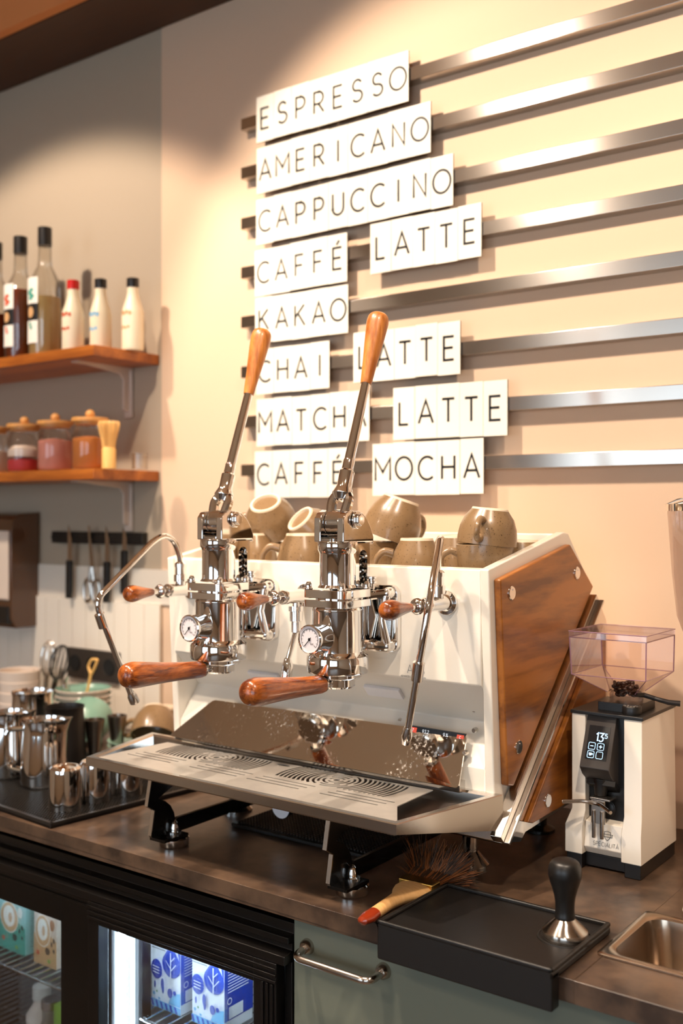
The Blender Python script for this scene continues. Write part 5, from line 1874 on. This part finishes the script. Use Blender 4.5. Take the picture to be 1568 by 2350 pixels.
ta = thing('tamper', 'coffee tamper with black knob handle standing on the tamping mat', 'tamper', (tp.x, tp.y, CT + .0102))
zt0 = CT + .0104
b = B(); b.lathe([(0, 0), (.0292, 0), (.0295, .001), (.0295, .008), (.0285, .010), (.0150, .021), (.0125, .024), (0, .024)], (tp.x, tp.y, zt0), (0, 0, 1), 48); b.build('base', 'brushed', ta)
b = B()
pr = [(.0125, .0235), (.0130, .026), (.0120, .034), (.0128, .048), (.0158, .060), (.0196, .072), (.0212, .080), (.0205, .088), (.0165, .0955), (.008, .0990), (0, .0995)]
pr2 = [(max(q.x, 0), q.y) for q in catmull([Vector((a, c_, 0)) for a, c_ in pr], 5)]
b.lathe(pr2[:-1] + [(0, .0995)], (tp.x, tp.y, zt0), (0, 0, 1), 40); b.build('handle', 'black', ta)

# ---- paint brush used as a bar brush
br = thing('counter_brush', 'flat brush with beech handle, red tip and loose dark bristles', 'brush', (-.80, 1.22, CT))
p0, p1 = onz(828, 2114, CT + .010), onz(996, 2017, CT + .010)
d = (p1 - p0); d.z = 0
Lb = d.length; d.normalize()
n_ = Vector((-d.y, d.x, 0))
zc = CT + .0125


def slab(b, stations, mi=0, seg=20):
    """stations: (distance along the brush, half width, half thickness, z)"""
    rings = []
    for s_, hw_, ht_, z_ in stations:
        c_ = Vector((p0.x, p0.y, 0)) + d * s_
        rings.append([b.v(c_ + n_ * (hw_ * math.cos(2 * PI * k / seg)) + Vector((0, 0, z_ + ht_ * math.sin(2 * PI * k / seg)))) for k in range(seg)])
    for i in range(len(rings) - 1):
        for k in range(seg):
            b.f([rings[i][k], rings[i][(k + 1) % seg], rings[i + 1][(k + 1) % seg], rings[i + 1][k]], mi)
    b.f(rings[0][::-1], mi); b.f(rings[-1], mi)


b = B()
slab(b, [(.0, .001, .001, zc - .003), (.004, .0075, .0055, zc - .003), (.018, .0115, .0075, zc - .003), (.034, .0098, .0075, zc - .002)]); b.build('handle_tip', 'redlac', br)
b = B()
slab(b, [(.034, .0098, .0075, zc - .002), (.070, .0088, .0085, zc), (.095, .0115, .0095, zc), (.112, .0215, .0100, zc), (.128, .0275, .0100, zc), (.143, .0275, .0095, zc)]); b.build('handle', 'beech', br)
b = B()
o_ = Vector((p0.x, p0.y, zc))
c1_, c2_ = o_ + d * .139, o_ + d * .163
b.prism([c1_ + n_ * .0285 + Vector((0, 0, -.0100)), c1_ - n_ * .0285 + Vector((0, 0, -.0100)), c1_ - n_ * .0285 + Vector((0, 0, .0100)), c1_ + n_ * .0285 + Vector((0, 0, .0100))], d * .024)
b.build('ferrule', 'brass', br, bevel=0.002)
b = B()
rnd = random.Random(3)
for k in range(4200):
    a, h_ = rnd.uniform(-1, 1), rnd.uniform(-1, 1)
    s0_ = o_ + d * .160 + n_ * (a * .026) + Vector((0, 0, h_ * .008))
    wild = 1.0 if rnd.random() > .06 else 2.4
    L_ = rnd.uniform(.046, .068) * (1.25 if wild > 1 else 1)
    dv = (d + n_ * (a * .55 + rnd.gauss(0, .13) * wild) + Vector((0, 0, .12 + h_ * .34 + abs(rnd.gauss(0, .13)) * wild))).normalized()
    e_ = s0_ + dv * L_
    m_ = s0_ + (d + dv * .6).normalized() * L_ * .5
    dr_ = Vector((0, 0, -.004))
    if e_.z < CT + .003: e_.z = CT + .003 + rnd.uniform(0, .004)
    if m_.z < CT + .003: m_.z = CT + .003
    b.tube([s0_, m_, e_], [.00075, .00065, .00018], 3, mi=0 if rnd.random() > .35 else 1, caps=False)
tag(b.build('bristles', ['bristle', 'bristletip'], br, smooth=False), kind='stuff')

# ---- steel pan let into the worktop
sk = thing('inset_pan', 'steel gastronorm pan let into the worktop right of the tamping mat', 'inset pan', (-.30, 1.31, CT))
b = B()
ox0, ox1, oy0, oy1 = -0.5195, -0.20, 1.2245, 1.3955
cx_, cy_ = (ox0 + ox1) / 2, (oy0 + oy1) / 2
W_, H_ = ox1 - ox0, oy1 - oy0
loops = [(rrect(W_, H_, .006), CT + .0006), (rrect(W_, H_, .006), CT + .0030), (rrect(W_ - .003, H_ - .003, .006), CT + .0042), (rrect(W_ - .020, H_ - .020, .022), CT + .0036), (rrect(W_ - .026, H_ - .026, .024), CT + .0015),
         (rrect(W_ - .030, H_ - .030, .026), CT - .010), (rrect(W_ - .044, H_ - .044, .024), CT - .085), (rrect(W_ - .070, H_ - .070, .020), CT - .098)]
V = [[b.v((cx_ + x, cy_ + y, z)) for x, y in L_] for L_, z in loops]
for i in range(len(V) - 1):
    n = len(V[i])
    for k in range(n): b.f([V[i][k], V[i][(k + 1) % n], V[i + 1][(k + 1) % n], V[i + 1][k]])
b.f(V[-1])
b.build('pan', 'sinksteel', sk, ang=40)

# ================================================================== the white grinder
GX0, GX1, GYF, GYB = -0.6905, -0.5685, 1.5075, 1.662
gr = thing('coffee_grinder', 'white coffee grinder with lit display and smoked square hopper', 'coffee grinder', ((GX0 + GX1) / 2, 1.585, CT))
gb = GYF
ZB, ZT = CT + .0225, 1.1365
b = B()
b.box(GX0 + .002, GX0 + .027, gb + .003, GYB - .002, CT + .0005, ZB).box(GX1 - .027, GX1 - .002, gb + .003, GYB - .002, CT + .0005, ZB)
b.box(GX0 + .027, GX1 - .027, gb + .016, GYB - .002, CT + .003, ZB)
b.build('base', 'black', gr, bevel=0.001)
xl, xr = GX0 + .0285, GX1 - .0315
# two side shells whose front kinks forward near the foot
prof = [(gb, ZB), (gb, ZB + .043), (gb + .012, ZB + .066), (gb + .012, ZT), (GYB, ZT), (GYB, ZB)]
for x0, x1, xo0, xo1 in ((GX0, xl, GX0, GX0 + .006), (xr, GX1, GX1, GX1 - .006)):
    b = B()
    pts0 = [(x0, y, z) for y, z in prof]
    b.prism(pts0, (x1 - x0, 0, 0))
    for vv in b.bm.verts:
        if vv.co.z > ZB + .05:
            if abs(vv.co.x - GX0) < 1e-5: vv.co.x += .006
            if abs(vv.co.x - GX1) < 1e-5: vv.co.x -= .003
    b.build('side_shell', 'shell', gr, bevel=0.0015)
b = B()
b.prism([(xl, y, z) for y, z in ((gb + .016, ZB + .0005), (gb + .006, ZB + .012), (gb + .012, ZB + .050), (gb + .030, ZB + .055), (gb + .030, ZB + .0005))], (xr - xl, 0, 0))
fp_ = b.build('front_apron', 'shell', gr, bevel=0.0015)
b = B()
nrm = Vector((0, -.038, .006)).normalized()
yd = Vector((0, .006, .038)).normalized()
Oa = Vector((xl, gb + .006, ZB + .012)) - Vector((0, .0008, 0))
sw = text_width('SPECIALITÀ', .22) * .0058
b.text('SPECIALITÀ', Oa + EX * ((xr - xl) - sw - .006) + yd * .005, EX, yd, .0058, t=.09)
lc = Oa + EX * ((xr - xl) * .60) + yd * .021
b.ribbon([(-.005, .006), (0, .0075), (.005, .006), (.0052, 0), (.003, -.004), (0, -.0065), (-.003, -.004), (-.0052, 0)], .0007, lc, EX, yd, closed=True)
b.ribbon([(-.0085, .0028), (.0085, .0028)], .0007, lc, EX, yd); b.ribbon([(-.008, -.0012), (.008, -.0012)], .0007, lc, EX, yd)
b.ribbon([(-.0085, .0028), (-.007, .0008), (-.008, -.0012)], .0007, lc, EX, yd); b.ribbon([(.0085, .0028), (.007, .0008), (.008, -.0012)], .0007, lc, EX, yd)
b.build('lettering', 'ink', fp_, smooth=False)
b = B()
b.box(xl, xr, gb + .026, GYB - .004, ZB + .001, ZT - .001)
b.build('front_panel', 'black', gr, bevel=0.001)
b = B(); b.box(GX0 + .004, GX1 - .001, gb + .010, GYB + .001, ZT, ZT + .0055); b.build('lid', 'black', gr, bevel=0.0012)
# display head: wedge with the tilted screen
wx0, wx1 = xl - .0005 + .001, xr - .014
za, zb_ = ZT - .0005, ZT - .088
P_ = [(gb + .020, za), (gb - .012, zb_ + .012), (gb - .002, zb_ - .001), (gb + .022, zb_ - .018), (gb + .028, zb_ - .018), (gb + .028, za)]
b = B(); b.prism([(wx0, y, z) for y, z in P_], (wx1 - wx0, 0, 0)); hd = b.build('display_head', 'grey', gr, bevel=0.0015)
s0_ = Vector((0, gb + .020, za)); s1_ = Vector((0, gb - .012, zb_ + .012))
sd = (s0_ - s1_); Ls = sd.length; sd.normalize()
sn = EX.cross(sd); sn = sn if sn.y < 0 else -sn
So = Vector((wx0, s1_.y, s1_.z))
b = B()
w_ = wx1 - wx0
q = [So + EX * (w_ * .14) + sd * (Ls * .16), So + EX * (w_ * .86) + sd * (Ls * .16), So + EX * (w_ * .86) + sd * (Ls * .80), So + EX * (w_ * .14) + sd * (Ls * .80)]
b.prism([p + sn * .0006 for p in q], -sn * .004); b.build('screen', 'screen', hd, smooth=False)
b = B()
Sx = q[0] + sn * .0010
b.text('13', Sx + EX * .0135 + sd * .029, EX, sd, .0125, t=.13, gap=.16)
b.text('.5', Sx + EX * .0255 + sd * .0345, EX, sd, .0068, t=.13, gap=.18)
for i, (bx_, bz_) in enumerate(((.0035, .0155), (.0175, .0155), (.0035, .0025), (.0175, .0025))):
    b.ribbon([(x + .0052, z + .0052) for x, z in rrect(.0104, .0104, .0018, 3)], .0006, Sx + EX * bx_ + sd * bz_, EX, sd, closed=True)
b.ribbon([(.0026, .0052), (.0078, .0052)], .0011, Sx + EX * .0035 + sd * .0155, EX, sd)
b.ribbon([(.0026, .0052), (.0078, .0052)], .0011, Sx + EX * .0175 + sd * .0155, EX, sd); b.ribbon([(.0052, .0026), (.0052, .0078)], .0011, Sx + EX * .0175 + sd * .0155, EX, sd)
co = Sx + EX * .0035 + sd * .0025
b.poly([co + EX * x + sd * z for x, z in ((.0022, .0074), (.0070, .0074), (.0068, .0048), (.0056, .0034), (.0036, .0034), (.0024, .0048))])
b.ribbon([(.0070, .0068), (.0085, .0064), (.0084, .0052), (.0068, .0048)], .0006, co, EX, sd)
b.build('digits', 'lcd', hd, smooth=False)
# outlet, button, fork
xm = (wx0 + wx1) / 2
b = B()
b.prism([(xm - .020, gb + .005, zb_ - .016), (xm + .026, gb + .005, zb_ - .016), (xm + .026, gb + .028, zb_ - .030), (xm - .010, gb + .028, zb_ - .034)], (0, .004, .008))
b.tube([(xm, gb + .016, zb_ - .008), (xm, gb + .014, zb_ - .034)], [.013, .009], 16)
b.build('spout', 'black', gr, bevel=0.001)
b = B(); b.lathe([(0, .003), (.008, .003), (.0115, .001), (.0118, -.001), (0, -.001)], (xm + .006, gb + .0255, zb_ - .056), (0, -1, 0), 28); b.tube([(xm + .006 + .0125 * math.cos(2 * PI * k / 28), gb + .0255, zb_ - .056 + .0125 * math.sin(2 * PI * k / 28)) for k in range(28)], .0012, 8, closed=True)
b.build('push_button', 'black', gr)
b = B()
fz = ZB + .083
b.box(xm - .010, xm + .022, gb - .004, gb + .026, fz + .006, fz + .009)
b.box(xm - .008, xm + .014, gb - .004, gb + .000, fz - .030, fz + .008)
b.tube(bend([(xm - .044, gb - .030, fz + .002), (xm - .016, gb - .010, fz + .003), (xm + .006, gb - .006, fz + .001), (xm + .034, gb - .030, fz - .002)], .008, 5), .0030, 10)
for sx in (-.0065, .0065):
    b.tube([(xm + .003 + sx, gb - .004, fz - .010), (xm + .003 + sx, gb - .004, fz - .052)], .0032, 8)
b.build('portafilter_fork', 'brushed', gr, bevel=0.0006)
# hopper
hx0, hx1, hy0, hy1 = GX0 + .0075, GX1 + .0075, gb + .0005, gb + .123
hzt, hzm, hzb = 1.2660, 1.1985, 1.1690
hcx, hcy = (hx0 + hx1) / 2 + .002, gb + .068
b = B(); b.box(hcx - .030, hcx + .035, hcy - .036, hcy + .036, ZT + .005, ZT + .019); b.build('hopper_collar', 'black', gr, bevel=0.001)
hop = B()
ring = lambda pts: [hop.v(p) for p in pts]
hx0b, hx1b = hx0 + .003, hx1 - .001
sq = lambda x0, x1, y0, y1, z: [(x0, y0, z), (x1, y0, z), (x1, y1, z), (x0, y1, z)]
Rg = [ring(sq(hx0, hx1, hy0, hy1, hzt - .010)), ring(sq(hx0b, hx1b, hy0 + .001, hy1 - .001, hzm)), ring(sq(hcx - .020, hcx + .024, hcy - .022, hcy + .022, hzb))]
for i in range(2):
    for k in range(4): hop.f([Rg[i][k], Rg[i][(k + 1) % 4], Rg[i + 1][(k + 1) % 4], Rg[i + 1][k]])
hop.lathe([(.023, hzb - .0), (.0255, hzb - .004), (.0255, ZT + .018)], (hcx + .002, hcy, 0), (0, 0, 1), 32)
hb_ = hop.build('hopper', 'hopper', gr, smooth=True, ang=25)
b = B()
for (x0, x1, y0, y1, z) in ((hx0, hx1, hy0, hy1, hzt - .010), (hx0b, hx1b, hy0 + .001, hy1 - .001, hzm)):
    c4 = sq(x0, x1, y0, y1, z)
    for k in range(4): b.tube([c4[k], c4[(k + 1) % 4]], .0007, 6)
for (xa, ya), (xb, yb) in zip(((hx0, hy0), (hx1, hy0), (hx1, hy1), (hx0, hy1)), ((hx0b, hy0 + .001), (hx1b, hy0 + .001), (hx1b, hy1 - .001), (hx0b, hy1 - .001))):
    b.tube([(xa, ya, hzt - .010), (xb, yb, hzm)], .0010, 6)
for (xb, yb), (xc, yc) in zip(((hx0b, hy0 + .001), (hx1b, hy0 + .001), (hx1b, hy1 - .001), (hx0b, hy1 - .001)), ((hcx - .020, hcy - .022), (hcx + .024, hcy - .022), (hcx + .024, hcy + .022), (hcx - .020, hcy + .022))):
    b.tube([(xb, yb, hzm), (xc, yc, hzb)], .0006, 6)
b.build('edges', 'hopedge', hb_)
b = B(); b.box(hx0 - .0008, hx1 + .0008, hy0 - .0008, hy1 + .0008, hzt - .0012, hzt)
for (x0, x1, y0, y1) in ((hx0 - .0008, hx1 + .0008, hy0 - .0008, hy0), (hx0 - .0008, hx1 + .0008, hy1, hy1 + .0008), (hx0 - .0008, hx0, hy0, hy1), (hx1, hx1 + .0008, hy0, hy1)):
    b.box(x0, x1, y0, y1, hzt - .011, hzt - .0012)
hl = b.build('hopper_lid', 'hopper', gr, smooth=False)
b = B()
for z in (hzt - .0006, ):
    c4 = sq(hx0 - .0008, hx1 + .0008, hy0 - .0008, hy1 + .0008, z)
    for k in range(4): b.tube([c4[k], c4[(k + 1) % 4]], .0009, 6)
b.build('edges', 'hopedge', hl)
b = B()
rnd = random.Random(5)
for k in range(70):
    a, r_ = rnd.uniform(0, 2 * PI), .019 * math.sqrt(rnd.random())
    z = ZT + .026 + rnd.random() * .020
    r_ *= .75 + (z - ZT - .026) * 18
    r_ = min(r_, .022)
    old = b.X
    b.X = Matrix.Translation((hcx + r_ * math.cos(a), hcy + r_ * math.sin(a), z)) @ Matrix.Rotation(rnd.uniform(0, 3), 4, Vector((rnd.random(), rnd.random(), rnd.random() + .1)))
    b.ball((0, 0, 0), .0042, 1.25, .9, .7, 8)
    b.X = old
tag(b.build('coffee_beans', 'beans', gr), kind='stuff')
b = B()
kx, ky = GX1 - .026, gb + .030
b.lathe([(0, 0), (.014, 0), (.0145, .002), (.0145, .011), (.0135, .0125), (0, .0125)], (kx, ky, ZT + .0055), (0, 0, 1), 32)
kn = b.build('dose_knob', 'black', gr)
b = B()
for k in range(14):
    a = 2 * PI * k / 14
    r0_ = .009
    b.ribbon([(r0_ * math.cos(a), r0_ * math.sin(a)), (.0125 * math.cos(a), .0125 * math.sin(a))], .0008, Vector((kx, ky, ZT + .0183)), EX, Vector((0, 1, 0)))
b.ribbon([(.006 * math.cos(w), .006 * math.sin(w)) for w in [2 * PI * i / 20 for i in range(20)]], .0009, Vector((kx, ky, ZT + .0183)), EX, Vector((0, 1, 0)), closed=True)
b.build('dial_marks', 'label', kn, smooth=False)
b = B()
lv = [ony(1478, 1594, gb + .07), ony(1510, 1604, gb + .075), ony(1535, 1611, gb + .08), ony(1562, 1614, gb + .085)]
b.tube([Vector((hcx + .022, hcy - .010, lv[0].z + .001))] + lv, [.0035, .004, .0036, .0042, .0046], 10)
b.build('hopper_latch', 'black', gr)

# ================================================================== second, larger grinder at the right edge
g2 = thing('large_grinder', 'large white shop grinder with clear hopper cut by the right edge of the photo', 'coffee grinder', (-.385, 1.50, CT))
b = B()
gx0 = -0.4735
pro = [(1.40, CT + .0005), (1.395, CT + .020), (1.402, CT + .10), (1.425, 1.10), (1.44, 1.16), (1.63, 1.16), (1.66, 1.02), (1.66, CT + .0005)]
b.prism([(gx0 + .010, y, z) for y, z in pro], (.17, 0, 0))
for vv in b.bm.verts:
    if vv.co.z < .95 and vv.co.x < gx0 + .02: vv.co.x -= .010
b.build('body', 'shell', g2, bevel=0.012, seg=4)
hx = ony(1540, 1160, 1.53).x
hr_ = .095
hzt = ony(1545, 1150, 1.53).z
b = B()
b.lathe([(.03, 1.165), (.045, 1.20), (hr_ * .86, 1.30), (hr_ * .93, 1.36), (hr_, hzt - .012)], (hx + hr_, 1.53, 0), (0, 0, 1), 48)
b.build('hopper', 'hopper', g2)
b = B(); b.lathe([(0, hzt - .014), (hr_ * 1.03, hzt - .014), (hr_ * 1.03, hzt - .004), (hr_ * .86, hzt + .004), (0, hzt + .004)], (hx + hr_, 1.53, 0), (0, 0, 1), 48); b.build('hopper_lid', 'redlac' if False else 'chrome', g2)
